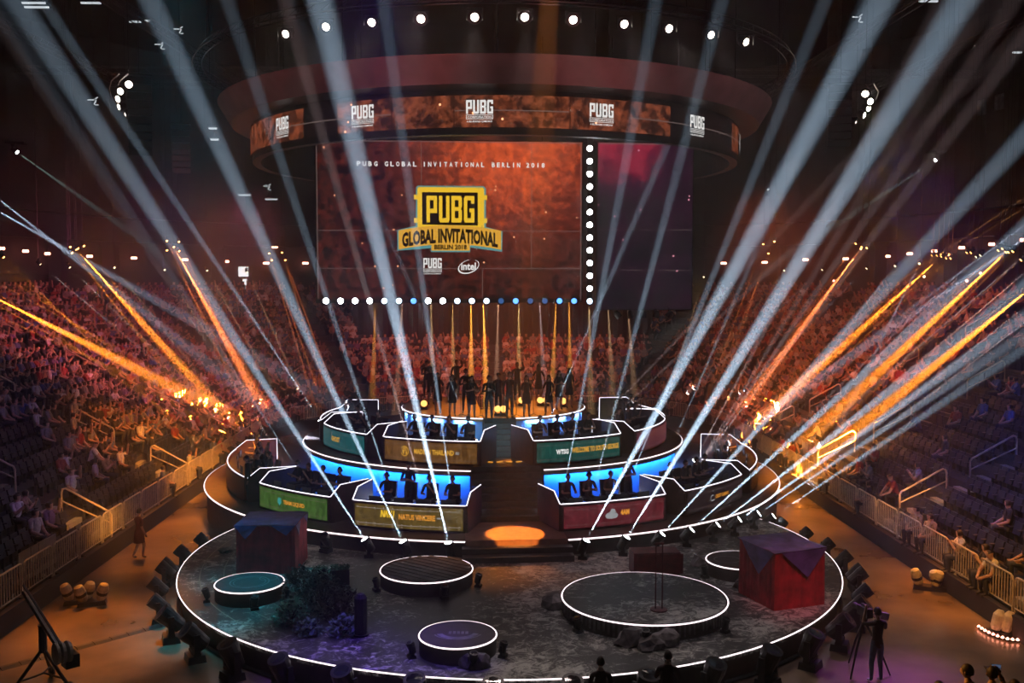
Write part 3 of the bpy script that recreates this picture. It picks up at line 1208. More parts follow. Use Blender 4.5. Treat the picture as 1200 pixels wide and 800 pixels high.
def video_wall(name, label, x0, y0, x1, y1, m):
    a, b = on_screen_plane(x0, y1), on_screen_plane(x1, y0)
    wd, ht = (b - a).dot(AXV), b.z - a.z
    c = a + AXV * (wd / 2)
    t = thing(name, label, 'video screen', (c.x, c.y, a.z), R(SAX))
    mb = MB()
    mb.box((0, .16, ht / 2), (wd + .1, .3, ht + .1))
    mb.build('cabinet', M['dark'], t)
    mb = MB()
    mb.add([(-wd / 2, -.012, 0), (wd / 2, -.012, 0), (wd / 2, -.012, ht), (-wd / 2, -.012, ht)], [(0, 1, 2, 3)])
    d = mb.build('display', m, t)
    for s in (-1, 1):
        mb = MB()
        mb.tube([(s * wd * .35, .2, ht), (s * wd * .35, .2, ht + 4.5)], .02, 4)
        mb.build('hanging_cable', M['dark'], t)
    return t, d, wd, ht, (lambda u, v: (u, -.016, v)), a


m1 = screen_mat('picture_burnt_metal', (2.6, -.1, 6.9), 7.5, (0.004, 0.0008, 0.0008), (0.15, 0.022, 0.012), (0.95, 0.13, 0.035), 0.125, scale=2.6)
scr, dsp, SW, SH, F, A0_ = video_wall('main_video_wall', 'large hanging video wall showing burnt red picture with yellow logo', 372, 167, 682, 353, m1)
PXS = SW / 310.0


def U(px):
    return (px - 527) * PXS


def V(py):
    return (353 - py) * PXS * 1.0


mb = MB()
lw = .022
for py in (271, 315):
    put_rect(mb, U(374), V(py), U(681), V(py) + lw, F)
for px in (493, 622):
    put_rect(mb, U(px), V(271 if px == 493 else 316), U(px) + lw, V(168), F)
put_rect(mb, U(564), V(352), U(564) + lw, V(316), F)
put_frame(mb, -SW / 2 + .02, .03, SW / 2 - .02, SH - .02, .03, F)
mb.build('line_print', M['line_print'], dsp)
mb = MB()
x = 418.0
G = lambda u, v: (u, -.019, v)
for word, x0, x1 in (('PUBG', 419, 443), ('GLOBAL', 451, 488), ('INVITATIONAL', 495, 567), ('BERLIN', 575.5, 609), ('2018', 616, 638)):
    n = len(word)
    for i, c in enumerate(word):
        cw = (x1 - x0) / (n - .35)
        put_text(mb, c, U(x0 + i * cw + (cw * .2 if c in 'I1' else 0)), V(196.5), (cw * .62 if c not in 'I1' else cw * .2) * PXS, 5.6 * PXS, G, 0, .03)
mb.build('headline_print', M['white_print'], dsp)


def px_poly(mb, pts, off, mi=0):
    mb.add([(U(a), off, V(b)) for a, b in pts], [tuple(range(len(pts)))[::-1]], mi)


# emblem: glow edge, yellow plate, dark window, letters, banner
mb = MB()
px_poly(mb, [(487, 220.5), (489, 218.5), (566, 218.5), (568.5, 221), (568.5, 266), (588, 271), (587.5, 295), (550, 290), (550, 295.5), (504, 295.5), (504, 291), (465, 294), (465, 270), (486.5, 265)], -.020)
mb.build('glow_edge_print', M['cyan_print'], dsp)
mb = MB()
px_poly(mb, [(488.5, 222), (490, 220), (565, 220), (566.5, 222), (566.5, 268), (488.5, 268)], -.024)
for y_ in (229, 256):
    px_poly(mb, [(484.5, y_), (488.5, y_), (488.5, y_ + 5.5), (484.5, y_ + 5.5)], -.024)
    px_poly(mb, [(566.5, y_), (570, y_), (570, y_ + 5.5), (566.5, y_ + 5.5)], -.024)
mb.build('plate_print', M['yellow_print'], dsp)


def arch(px, up):            # banner edges follow a flat arch
    q = (px - 526.5) / 60.0
    return up + 6.2 * q * q


mb = MB()
xs = [466.5 + 120 * k / 16 for k in range(17)]
G2 = lambda u, v: (u, -.028, v)
mb.band([(U(x), -.028, V(arch(x, 286.5 if abs(x - 526.5) > 23 else 286.5))) for x in xs], [(U(x), -.028, V(arch(x, 264.2))) for x in xs])
px_poly(mb, [(504.5, 285), (549.5, 285), (549.5, 293.8), (504.5, 293.8)], -.027)
mb.build('banner_print', M['gold_print'], dsp)
mb = MB()
px_poly(mb, [(494, 226), (559, 226), (559, 264.5), (494, 263.5)], -.027)
put_text(mb, 'GLOBAL INVITATIONAL', U(470.5), 0, 112 * PXS, 17.2 * PXS, lambda u, v: (u, -.032, V(arch(527 + u / PXS, 285.0)) + v), 0, .045)
put_text(mb, 'BERLIN 2018', U(508), V(292.6), 38 * PXS, 5.8 * PXS, lambda u, v: (u, -.032, v), 0, .04)
mb.build('dark_lettering_print', M['dark_print'], dsp)
mb = MB()
put_block(mb, 'PUBG', U(499), V(261), 56 * PXS, 31 * PXS, lambda u, v: (u, -.031, v))
mb.build('block_lettering_print', M['yellow_print'], dsp)
mb = MB()
put_company(mb, U(495), V(321.5), 21.5 * PXS, 19 * PXS, lambda u, v: (u, -.020, v))
mb.build('company_mark_print', M['white_print'], dsp)
mb = MB()
f = lambda u, v: (u, -.020, v)
# lower-case word in a swept oval
put_text(mb, 'intel', U(539.2), V(316.6), 17.5 * PXS, 9.0 * PXS, f, 0, .03)
for k in range(60):
    a0, a1 = R(55 - 325 * k / 60), R(55 - 325 * (k + 1) / 60)
    t0 = .5 + 1.3 * (0.5 - 0.5 * cos(2 * pi * k / 60))
    def q(a, t_):
        ex, ey = (12.6 - t_) * cos(a), (8.2 - t_ * .8) * sin(a)
        return (U(548 + ex * .985 + ey * .12), -.020, V(312.6 - ey - ex * .17))
    mb.add([q(a0, 0), q(a1, 0), q(a1, t0), q(a0, t0)], [(0, 1, 2, 3)])
mb.build('oval_mark_print', M['white_print'], dsp)

m2 = screen_mat('picture_crimson_haze', (-1.0, -.1, 7.4), 4.2, (0.004, 0.0015, 0.006), (0.035, 0.004, 0.022), (0.55, 0.03, 0.07), 0.11, scale=.6)
scr2, dsp2, SW2, SH2, F2, _ = video_wall('side_video_wall', 'narrower hanging video wall showing dark crimson picture', 700, 168.5, 812, 362, m2)
mb = MB()
put_rect(mb, -SW2 / 2, SH2 - .05, SW2 / 2, SH2 - .015, F2)
for py in (268, 316):
    put_rect(mb, -SW2 / 2, (362 - py) * PXS, SW2 / 2, (362 - py) * PXS + .014, F2)
mb.build('line_print', M['line_print'], dsp2)

# bars with round lamps: a column between the two walls and a row under the main wall
LAMPC = {'w': 'lens_white', 'b': 'lens_bluewhite', 'd': 'lens_blue', 'o': 'lens_dim'}
bar = thing('lamp_bar', 'upright black bar carrying the column of white lamps between the screens', 'bar', on_screen_plane(691, 353, .1) + AXN * .0, R(SAX))
mb = MB()
mb.box((0, .1, 3.6), (.22, .12, 7.3))
mb.build('bar', M['dark'], bar)
bar = thing('lamp_bar', 'level black bar carrying the row of blue and white lamps under the main screen', 'bar', on_screen_plane(527, 352.5, .3), R(SAX))
mb = MB()
mb.box((0, .2, 0), (SW, .1, .16))
mb.build('bar', M['dark'], bar)
lh = MB()
lh.lathe([(.09, .16), (.15, .12), (.17, 0), (.19, -.02)], 14, rot=Matrix.Rotation(R(90), 3, 'X') @ Matrix.Rotation(R(180), 3, 'X'))
lh_me = lh.mesh('lamp_can', M['lamphouse'])
ll = {}
for k_, mname in LAMPC.items():
    q = MB()
    q.lathe([(.165, 0), (.10, .03), (.0, .04)], 14, rot=Matrix.Rotation(R(90), 3, 'X'), cap=False)
    ll[k_] = q.mesh('lamp_lens_' + k_, M[mname])


def bar_lamp(px, py, code, label, group):
    p = on_screen_plane(px, py, .3 if py > 352.4 and px < 690 else .1)
    t = thing('round_lamp', label, 'lamp', p, R(SAX), group)
    link('can', lh_me, t)
    link('lens', ll[code], t)


CNAME = {'w': 'bright white', 'b': 'pale blue', 'd': 'deep blue', 'o': 'nearly dark'}
for k in range(13):
    py = 174 + 14.9 * k
    c = 'b' if k == 12 else 'w'
    bar_lamp(691, py, c, f'{CNAME[c]} round lamp between the two screens, {ORD[k]} from the top of the column', 'lamp column between the screens')
row = 'wwwwbbdwwbbbodoodd'
for k, c in enumerate(row):
    px = 382 + 17.1 * k
    bar_lamp(px, 352.5, c, f'{CNAME[c]} round lamp in the row under the main screen, {ORD[k]} along', 'lamp row under the main screen')
# dark fixtures under the side wall
for k in range(5):
    p = on_screen_plane(724 + 15 * k, 369, .1)
    t = thing('hanging_lamp', f'small unlit lamp hanging under the crimson screen, {ORD[k]} along', 'lamp', p, R(SAX), 'unlit lamps under the crimson screen')
    mb = MB()
    mb.lathe([(.08, .2), (.13, .1), (.15, -.12)], 10, rot=Matrix.Rotation(R(20 * (k - 2)), 3, 'Y'))
    mb.build('can', M['lamphouse'], t)
    mb = MB()
    mb.tube([(0, .06, .1), (0, .06, .34)], .02, 4)
    mb.build('clamp', M['dark'], t)

# ================================================================== hanging ring with LED ribbon
RC0 = Vector((-.5, 42.6, 0))


def RP(r, a, z):
    return Vector((RC0.x + r * sin(R(a)), RC0.y - r * cos(R(a)), z))


def on_ring(px, py, r):
    d = ray(px, py)
    o = CAMP - RC0
    a_ = d.x ** 2 + d.y ** 2
    b_ = 2 * (o.x * d.x + o.y * d.y)
    c_ = o.x ** 2 + o.y ** 2 - r * r
    k = (-b_ - math.sqrt(max(0, b_ * b_ - 4 * a_ * c_))) / (2 * a_)
    p = CAMP + d * k
    return degrees(atan2(p.x - RC0.x, -(p.y - RC0.y))), p.z


hr = thing('hanging_ring', 'huge hanging ring with reddish cloth valance and curved LED ribbon', 'ring', (0, 0, 0))
n = 120
AA = [-180 + 360 * k / n for k in range(n + 1)]
mb = MB()
mb.band([RP(10.95, a, 15.78) for a in AA], [RP(11.45, a, 16.62) for a in AA])
mb.build('valance', M['band'], hr)
mb = MB()
mb.band([RP(10.15, a, 15.72) for a in AA], [RP(10.95, a, 15.78) for a in AA])
mb.band([RP(11.45, a, 16.62) for a in AA], [RP(9.8, a, 16.7) for a in AA])
mb.band([RP(9.8, a, 14.3) for a in AA], [RP(10.12, a, 14.3) for a in AA])
mb.band([RP(9.8, a, 16.7) for a in AA], [RP(9.8, a, 14.3) for a in AA])
mb.band([RP(10.12, a, 14.3) for a in AA], [RP(10.12, a, 15.72) for a in AA])
mb.build('ring_frame', M['dark'], hr)
RIBZ0, RIBZ1, RIBR = 14.52, 15.56, 10.2
mr_ = screen_mat('picture_ribbon', (-3.0, -11.0, 15.4), 3.0, (0.008, 0.002, 0.001), (0.22, 0.05, 0.02), (1.0, 0.35, 0.10), 0.26, scale=2.4)
# cut into LED sections; some show an almost black picture
md_ = screen_mat('picture_ribbon_dark', (0, 0, 0), 0.1, (0.004, 0.002, 0.003), (0.03, 0.006, 0.006), (0.3, 0.05, 0.03), 0.05, scale=.9)
cuts = [-88, -58.5, -44, -34.5, -20, -4.5, 16, 28, 41, 62, 88]
shade = 'lLdLLLLLdL'
cuts = [on_ring(px, 140, RIBR)[0] for px in (291.5, 356, 395, 459, 532, 668, 738, 786, 858)] + [70]
cuts[0] = -75
for k in range(len(cuts) - 1):
    a0, a1 = cuts[k] + .08, cuts[k + 1] - .08
    dark = k in (1, 7)
    nn = 12
    mb = MB()
    mb.band([RP(RIBR, a0 + (a1 - a0) * i / nn, RIBZ0) for i in range(nn + 1)], [RP(RIBR, a0 + (a1 - a0) * i / nn, RIBZ1) for i in range(nn + 1)])
    mb.build('ribbon_section', md_ if dark else mr_, hr)
for kk, px in enumerate((331, 425, 562, 705, 817, 872)):
    a, z = on_ring(px, (148, 132, 124, 128, 141, 161)[kk], RIBR)
    mb = MB()
    put_company(mb, -.44, -.36, .88, .72, lambda u, v, a=a: tuple(RP(RIBR + .02, a + degrees(u / RIBR), 15.04 + v)))
    mb.build('company_mark_print', M['white_print'], hr)
mb = MB()
for (pa, pb, z) in ((334, 458, 15.0), (533, 667, 15.05), (738, 870, 15.0)):
    a0, a1 = on_ring(pa, 140, RIBR)[0], on_ring(pb, 140, RIBR)[0]
    mb.band([RP(RIBR + .012, a0 + (a1 - a0) * i / 12, z) for i in range(13)], [RP(RIBR + .012, a0 + (a1 - a0) * i / 12, z + .03) for i in range(13)])
mb.build('line_print', M['line_print'], hr)
for a in (-150, -110, -60, -30, 0, 30, 60, 110, 150):
    mb = MB()
    mb.tube([RP(10.4, a, 16.7), RP(10.4, a, 27)], .02, 4)
    mb.build('hanging_cable', M['dark'], hr)
# truss above carrying the white lamps
TZ, TR = 17.75, 12.0
tr = thing('ring_truss', 'dark circular truss above the ring, carrying the arc of white lamps', 'truss', (0, 0, 0))
for k, (r, z) in enumerate(((TR, TZ + .25), (TR + .35, TZ + .25), (TR + .17, TZ + .55))):
    mb = MB()
    mb.tube([RP(r, a, z) for a in AA[:-1]], .03, 5, closed=True)
    mb.build('chord', M['dark'], tr)
mb = MB()
for k in range(0, 360, 3):
    mb.tube([RP(TR, k, TZ + .25), RP(TR + .17, k + 1.5, TZ + .55)], .012, 3)
    mb.tube([RP(TR + .35, k, TZ + .25), RP(TR + .17, k + 1.5, TZ + .55)], .012, 3)
    mb.tube([RP(TR, k, TZ + .25), RP(TR + .35, k + 1.5, TZ + .25)], .012, 3)
o = mb.build('lacing', M['dark'], tr)
o['kind'] = 'stuff'
for a in range(0, 360, 30):
    mb = MB()
    mb.tube([RP(TR + .17, a, TZ + .55), RP(TR + .17, a, 27)], .015, 4)
    mb.build('hanging_cable', M['dark'], tr)

# ================================================================== lamps that throw beams
mhb = MB()
mhb.box((0, 0, .06), (.36, .30, .12), taper=.9)
mhb_me = mhb.mesh('lamp_base', M['lamphouse'])
mhy = MB()
mhy.box((0, 0, .15), (.40, .12, .05))
mhy.box((-.19, 0, .32), (.035, .10, .34))
mhy.box((.19, 0, .32), (.035, .10, .34))
mhy_me = mhy.mesh('lamp_yoke', M['lamphouse'])
mhh = MB()
mhh.lathe([(.06, -.26), (.13, -.22), (.145, -.05), (.15, .02), (.165, .10), (.165, .22), (.15, .22)], 14)
mhh_me = mhh.mesh('lamp_head', M['lamphouse'])
LENS = {}


def lens_me(mname, r=.145):
    key = (mname, r)
    if key not in LENS:
        q = MB()
        q.lathe([(r, 0), (r * .8, .015), (0.001, .022)], 14, cap=False)
        LENS[key] = q.mesh('lens', M[mname])
    return LENS[key]


def moving_head(loc, dirv, label, group=None, lens='lens_off', beam=None, hang=False, s=1.0, rz=None, name='moving_head_lamp'):
    """base, yoke and tilting head; beam = (power, colour, half-angle)"""
    d = Vector(dirv).normalized()
    t = thing(name, label, 'stage lamp', loc, 0, group)
    t.scale = (s, s, s)
    flip = -1 if hang else 1
    b = link('lamp_base', mhb_me, t)
    pan = atan2(d.x, -d.y) if rz is None else rz
    y = link('yoke', mhy_me, t)
    y.rotation_euler = (0, 0, pan)
    b.rotation_euler = (0, 0, pan)
    if hang:
        b.scale = (1, 1, -1)
        y.scale = (1, 1, -1)
    h = link('head', mhh_me, t, (0, 0, .40 * flip))
    h.rotation_euler = d.to_track_quat('Z', 'Y').to_euler()
    l = link('lens', lens_me(lens), h, (0, 0, .205))
    if beam:
        p, c, ha = beam
        lo = Vector(loc) + (Vector((0, 0, .40 * flip)) + d * .26) * s
        light('SPOT', 'lamp_beam', lo, lo + d * 10, p, c, ha * 2.2, .85, .015)
    return t


BP = 450000.0
# bright beams from the lamps along the lower tier: angle, image target, power factor
FRONT = [
    (-9.8, (375, 0), 1.0, 'lit lamp nearest the stairs on the gold booth side'),
    (-16.3, (195, 40), .75, 'lit lamp in front of the middle of the gold booth'),
    (-22.1, (22, 5), .7, 'lit lamp in front of the outer end of the gold booth'),
    (9.5, (1033, 0), 1.05, 'lit lamp nearest the stairs on the crimson booth side'),
    (15.8, (1128, 0), 1.1, 'lit lamp in front of the middle of the crimson booth'),
    (21.7, (1200, 160), .75, 'third lit lamp from the stairs, crimson booth side'),
    (27.2, (1200, 268), .8, 'fourth lit lamp from the stairs, crimson booth side'),
    (32.8, (1200, 336), .85, 'fifth lit lamp from the stairs, in front of the near-black booth'),
    (38.2, (1200, 372), .8, 'sixth lit lamp from the stairs, in front of the near-black booth'),
    (44.0, (1200, 392), .45, 'seventh lit lamp from the stairs, past the near-black booth'),
    (50.0, (1200, 408), .4, 'eighth lit lamp from the stairs, past the near-black booth'),
]
for A, tp, pw, lab in FRONT:
    loc = SP(R1 + .42, A, DZ if A > -60 and abs(A) < 47 else 0)
    if abs(A) > 47:
        loc = SP(R1 + .42, A, .35)
    o = loc + Vector((0, 0, .40))
    tgt = atY(tp[0], tp[1], o.y - 2.0)
    moving_head(loc, tgt - o, lab, 'lit lamps along the lower tier', 'lens_white', (BP * pw, COOL, 1.55 if tp in ((1128, 0), (375, 0), (1033, 0)) else 1.25))
for k, (A, lit) in enumerate(((-29.2, 0), (-37, 0), (-44, 0), (-52, 0))):
    moving_head(SP(R1 + .42, A, DZ if A > -50 else 0), (-.3, -.5, .8), f'unlit lamp against the lower tier, {ORD[k]} past the gold booth beams', 'unlit lamps along the lower tier', 'lens_off')

# thinner beams from lamps standing behind the booths
BACK = [
    ((529, 570), (450, 0), .5, T1, 'lamp behind the gold booth, end nearest the stairs', COOL),
    ((497, 575), (335, 0), .3, T1, 'lamp behind the gold booth, second from the stairs', PINKW),
    ((466, 590), (268, 0), .45, T1, 'lamp behind the gold booth, third from the stairs', COOL),
    ((392, 512), (55, 5), .75, T2, 'lamp on the edge of the middle tier by the teal booth', COOL),
    ((330, 514), (150, 240), .2, T1, 'lamp behind the unlit booth on the green side', COOL),
    ((318, 512), (108, 190), .16, T1, 'second lamp behind the unlit booth on the green side', PINKW),
    ((550, 492), (405, 150), .18, T2, 'lamp behind the orange booth near the stairs', COOL),
    ((660, 575), (768, 0), .5, T1, 'lamp behind the crimson booth, end nearest the stairs', COOL),
    ((695, 571), (845, 0), .5, T1, 'lamp behind the crimson booth, second from the stairs', COOL),
    ((730, 575), (965, 0), .5, T1, 'lamp behind the crimson booth, third from the stairs', COOL),
    ((765, 567), (1012, 0), .3, T1, 'lamp behind the crimson booth, fourth from the stairs', COOL),
    ((804, 552), (925, 330), .2, T1, 'lamp behind the near-black booth, first of four', PINKW),
    ((812, 548), (946, 330), .22, T1, 'lamp behind the near-black booth, second of four', PINKW),
    ((820, 545), (962, 330), .22, T1, 'lamp behind the near-black booth, third of four', PINKW),
    ((828, 542), (980, 330), .25, T1, 'lamp behind the near-black booth, last of four', PINKW),
    ((641, 492), (720, 310), .4, T2, 'lamp behind the sea green booth near the stairs', COOL),
    ((700, 490), (860, 325), .16, T2, 'lamp behind the sea green booth, outer end', PINKW),
    ((712, 490), (905, 310), .16, T2, 'lamp behind the maroon booth', PINKW),
]
for (op, tp, pw, z, lab, c) in BACK:
    rr = {'lamp on': 7.95}.get(lab[:7], 8.75 if z == T1 else 4.65)
    best = None
    for i in range(-1150, 1150, 5):          # where the ray of this beam meets the strip of floor behind the booths
        q_ = SP(rr, i / 10, z + .55)
        u_ = project(q_)
        e_ = abs((u_[0] - op[0]) * (tp[1] - op[1]) - (u_[1] - op[1]) * (tp[0] - op[0]))
        if abs(i) > 60 and (best is None or e_ < best[0]) and i * (op[0] - 598) > 0:
            best = (e_, q_)
    p = best[1]
    tgt = atY(tp[0], tp[1], p.y - (5 if z == T1 else 2))
    moving_head((p.x, p.y, z), tgt - p - Vector((0, 0, -.1)), lab, 'lamps behind the booths', 'lens_white', (BP * pw * .8, c, 0.85), s=.8)
# two low lamps by the barrier: long beams across the far-left seats
for k, (op, tp) in enumerate((((262, 600), (0, 395)), ((268, 605), (40, 425)))):
    p = atZ(op[0], op[1], .5)
    moving_head((p.x, p.y, 0), atY(tp[0], tp[1], p.y - 4) - p, f'low lamp on the floor beside the tiered stage, beam over the seats, {ORD[k]} of two', None, 'lens_white', (BP * .33, COOL, .9))

# lamps standing around the round stage, unlit
RIMPX = [(258, 628), (238, 640), (219, 655), (209, 668), (203, 682)]
k = 0
for A in list(range(-158, -84, 8)) + list(range(-84, 80, 9)) + list(range(80, 160, 8)):
    a = R(A)
    p = Vector((DC.x + (DR + .55) * sin(a), DC.y - (DR + .55) * cos(a), 0))
    if hypot(p.x - SCX, p.y - SCY) < R1 + .6:
        continue
    side = sin(a)
    dv = Vector((sin(a) * .9, -cos(a) * .55, .75)) if abs(side) > .72 else Vector((sin(a) * .5, -cos(a) * .35, 1))
    fac = 1.5 if abs(A) < 62 else 1.25
    k += 1
    moving_head(p, dv, f'black unlit lamp standing at the round stage rim, {ORD[k - 1]} counted from the green booth side', 'unlit lamps around the round stage', 'lens_off', s=fac)
# small lamps and wedges at the podiums
kk = 0
for (x, y, r, lab, kind) in PODS:
    for A in ((-52, -8, 48) if r > 1.5 else (-62, 22, 75) if r > 1 else (-70, 20, 70)):
        a = R(A)
        kk += 1
        moving_head((x + (r + .22) * sin(a), y - (r + .22) * cos(a), DZ), (sin(a) * .3, -cos(a) * .3, 1), f'small unlit lamp at a round podium foot, {ORD[kk - 1]} counted from the widest podium', 'small lamps at the podiums', 'lens_off', s=.62)

# white lamps on the ring truss
for k, (px, py) in enumerate([(342, 42), (388, 34), (440, 29), (496, 25), (557, 23), (614, 23), (669, 26), (727, 31), (778, 36), (826, 43), (866, 51)]):
    a, z = on_ring(px, py, TR + .17)
    p = RP(TR + .45, a, z)
    d = Vector((sin(R(a)) * .75, -cos(R(a)) * .9, -.42))
    t = thing('white_par_lamp', f'bright warm white lamp on the ring truss, {ORD[k]} along the arc', 'stage lamp', p, 0, 'arc of white lamps on the ring truss')
    rot = aim(d)
    mb = MB()
    mb.lathe([(.08, -.34), (.15, -.28), (.2, -.04), (.215, 0), (.2, 0)], 16, rot=rot)
    mb.build('can', M['lamphouse'], t)
    mb = MB()
    mb.lathe([(.195, -.01), (.001, .015)], 16, rot=rot, cap=False)
    mb.build('lens', M['lens_warm'], t)
    mb = MB()
    mb.tube([(-.24, 0, -.1), (-.24, 0, .25), (.24, 0, .25), (.24, 0, -.1)], .015, 4)
    mb.build('bracket', M['dark'], t)
    d2 = Vector((sin(R(a)) * .55, -cos(R(a)) * .55, -.85)).normalized()
    light('SPOT', 'lamp_beam', p + d.normalized() * .1, p + d2 * 10, 130, (1.0, .78, .72), 34, .9, .15)
# five-lamp clusters on either wing of the rig
for pts, lab, sg in (([(151, 99), (141, 107), (138, 116), (139, 125), (147, 134)], 'near the dark line array', 1), ([(1014, 110), (1020, 119), (1018, 127), (1013, 135), (1003, 143)], 'beyond the ring, crimson booth side', -1)):
    w3 = [atZ(px, py, 17.5) for px, py in pts]
    t = thing('wing_truss', f'short dark curved truss holding five lamps, {lab}', 'truss')
    for dx in (0, .35):
        mb = MB()
        mb.tube([q + Vector((sg * -dx, 0, .45)) for q in w3], .03, 5)
        mb.build('chord', M['dark'], t)
    for q in (w3[0], w3[-1]):
        mb = MB()
        mb.tube([q + Vector((0, 0, .45)), q + Vector((0, 0, 9.4))], .015, 4)
        mb.build('hanging_cable', M['dark'], t)
    for k, q in enumerate(w3):
        yaw = (-.15 + k * .36) * sg
        d = Vector((sin(yaw) * -1, -cos(yaw), -.35))
        t = thing('white_par_lamp', f'warm white lamp {lab}, {ORD[k]} of five from the brightest', 'stage lamp', q, 0, 'five lamp cluster ' + lab)
        rot = aim(d)
        mb = MB()
        mb.lathe([(.09, -.34), (.17, -.28), (.24, -.04), (.25, 0), (.23, 0)], 16, rot=rot)
        mb.build('can', M['lamphouse'], t)
        mb = MB()
        mb.lathe([(.225, -.01), (.001, .015)], 16, rot=rot, cap=False)
        mb.build('lens', M['lens_warm'], t)
        light('SPOT', 'lamp_beam', q + d.normalized() * .12, q + Vector((-.35 * sg, -.25, -.75)) * 10, 120 if k < 3 else 50, (1.0, .55, .42), 24, .9, .15)
# two small follow spots
for (op, tp, lab) in (((17, 169), (125, 245), 'small follow spot high on the dark wall, near the frame edge'), ((1099, 179), (1005, 240), 'small follow spot high up, throwing a pale green beam')):
    q = hit_path(op[0], op[1], DW - 1.5)
    tg = atY(tp[0], tp[1], q.y * .97)
    t = moving_head(q, tg - q, lab, None, 'lens_white', (16000, (.7, 1, .92), 1.6), hang=True)
    mb = MB()
    mb.box((0, .25, .1), (1.2, .6, .12))
    mb.build('wall_bracket', M['dark'], t)

# concourse lamps on the far wall
for k, (px, py) in enumerate([(2, 292), (30, 295), (56, 298), (84, 280), (105, 301), (157, 303), (201, 285), (217, 305), (265, 307), (312, 309), (322, 290), (358, 309),
                              (848, 309), (902, 286), (896, 308), (944, 305), (991, 304), (1013, 282), (1040, 301), (1066, 298), (1095, 295), (1127, 291), (1162, 287), (1199, 282)]):
    q = hit_path(px, py, DW - .7)
    t = thing('concourse_lamp', f'small glowing lamp on the far wall, {ORD[k % 12]} along, {"green" if k < 12 else "crimson"} booth half', 'lamp', q, 0, 'glowing lamps along the far wall')
    s = q.y / 70
    mb = MB()
    mb.lathe([(.19 * s, -.04), (.22 * s, .05), (.19 * s, .14)], 10)
    mb.build('bowl', M['lens_red'], t)
    mb = MB()
    mb.box((0, .15, .14), (.1, .4, .06))
    mb.build('arm', M['dark'], t)
# small exit signs under them
for k, (px, py) in enumerate([(5, 346), (97, 347), (199, 349), (288, 349), (790, 350), (903, 349), (998, 347), (1089, 347)]):
    q = hit_path(px, py, DW - .3)
    t = thing('exit_sign', f'small pale green lit sign over a concourse door, {ORD[k]} along the far wall', 'sign', q, 0, 'lit signs over the concourse doors')
    for dx in (-.3, .3):
        mb = MB()
        mb.box((dx, 0, 0), (.42, .08, .22))
        mb.build('lit_face', M['exit'], t)
    mb = MB()
    mb.box((0, .08, .16), (1.1, .1, .06))
    mb.build('holder', M['dark'], t)
# dots of light on the far stand stairs
for k, (px, py) in enumerate([(131, 370), (177, 370), (268, 370), (925, 369), (969, 370), (900, 222), (977, 329), (1133, 329), (1149, 320), (1083, 324)]):
    q = hit_path(px, py, DW - .9 if py > 300 else DW - .2)
    mb = MB()
    mb.lathe([(.001, -.1), (.09, -.04), (.09, .04), (.001, .1)], 8)
    o = mb.build('stair_light', M['lens_red'] if k > 5 else M['batten'], loc=q)
    tag(o, f'tiny dot of light on the far dark stand, {ORD[k]} along', 'lamp', 'tiny lights on the far dark stand')

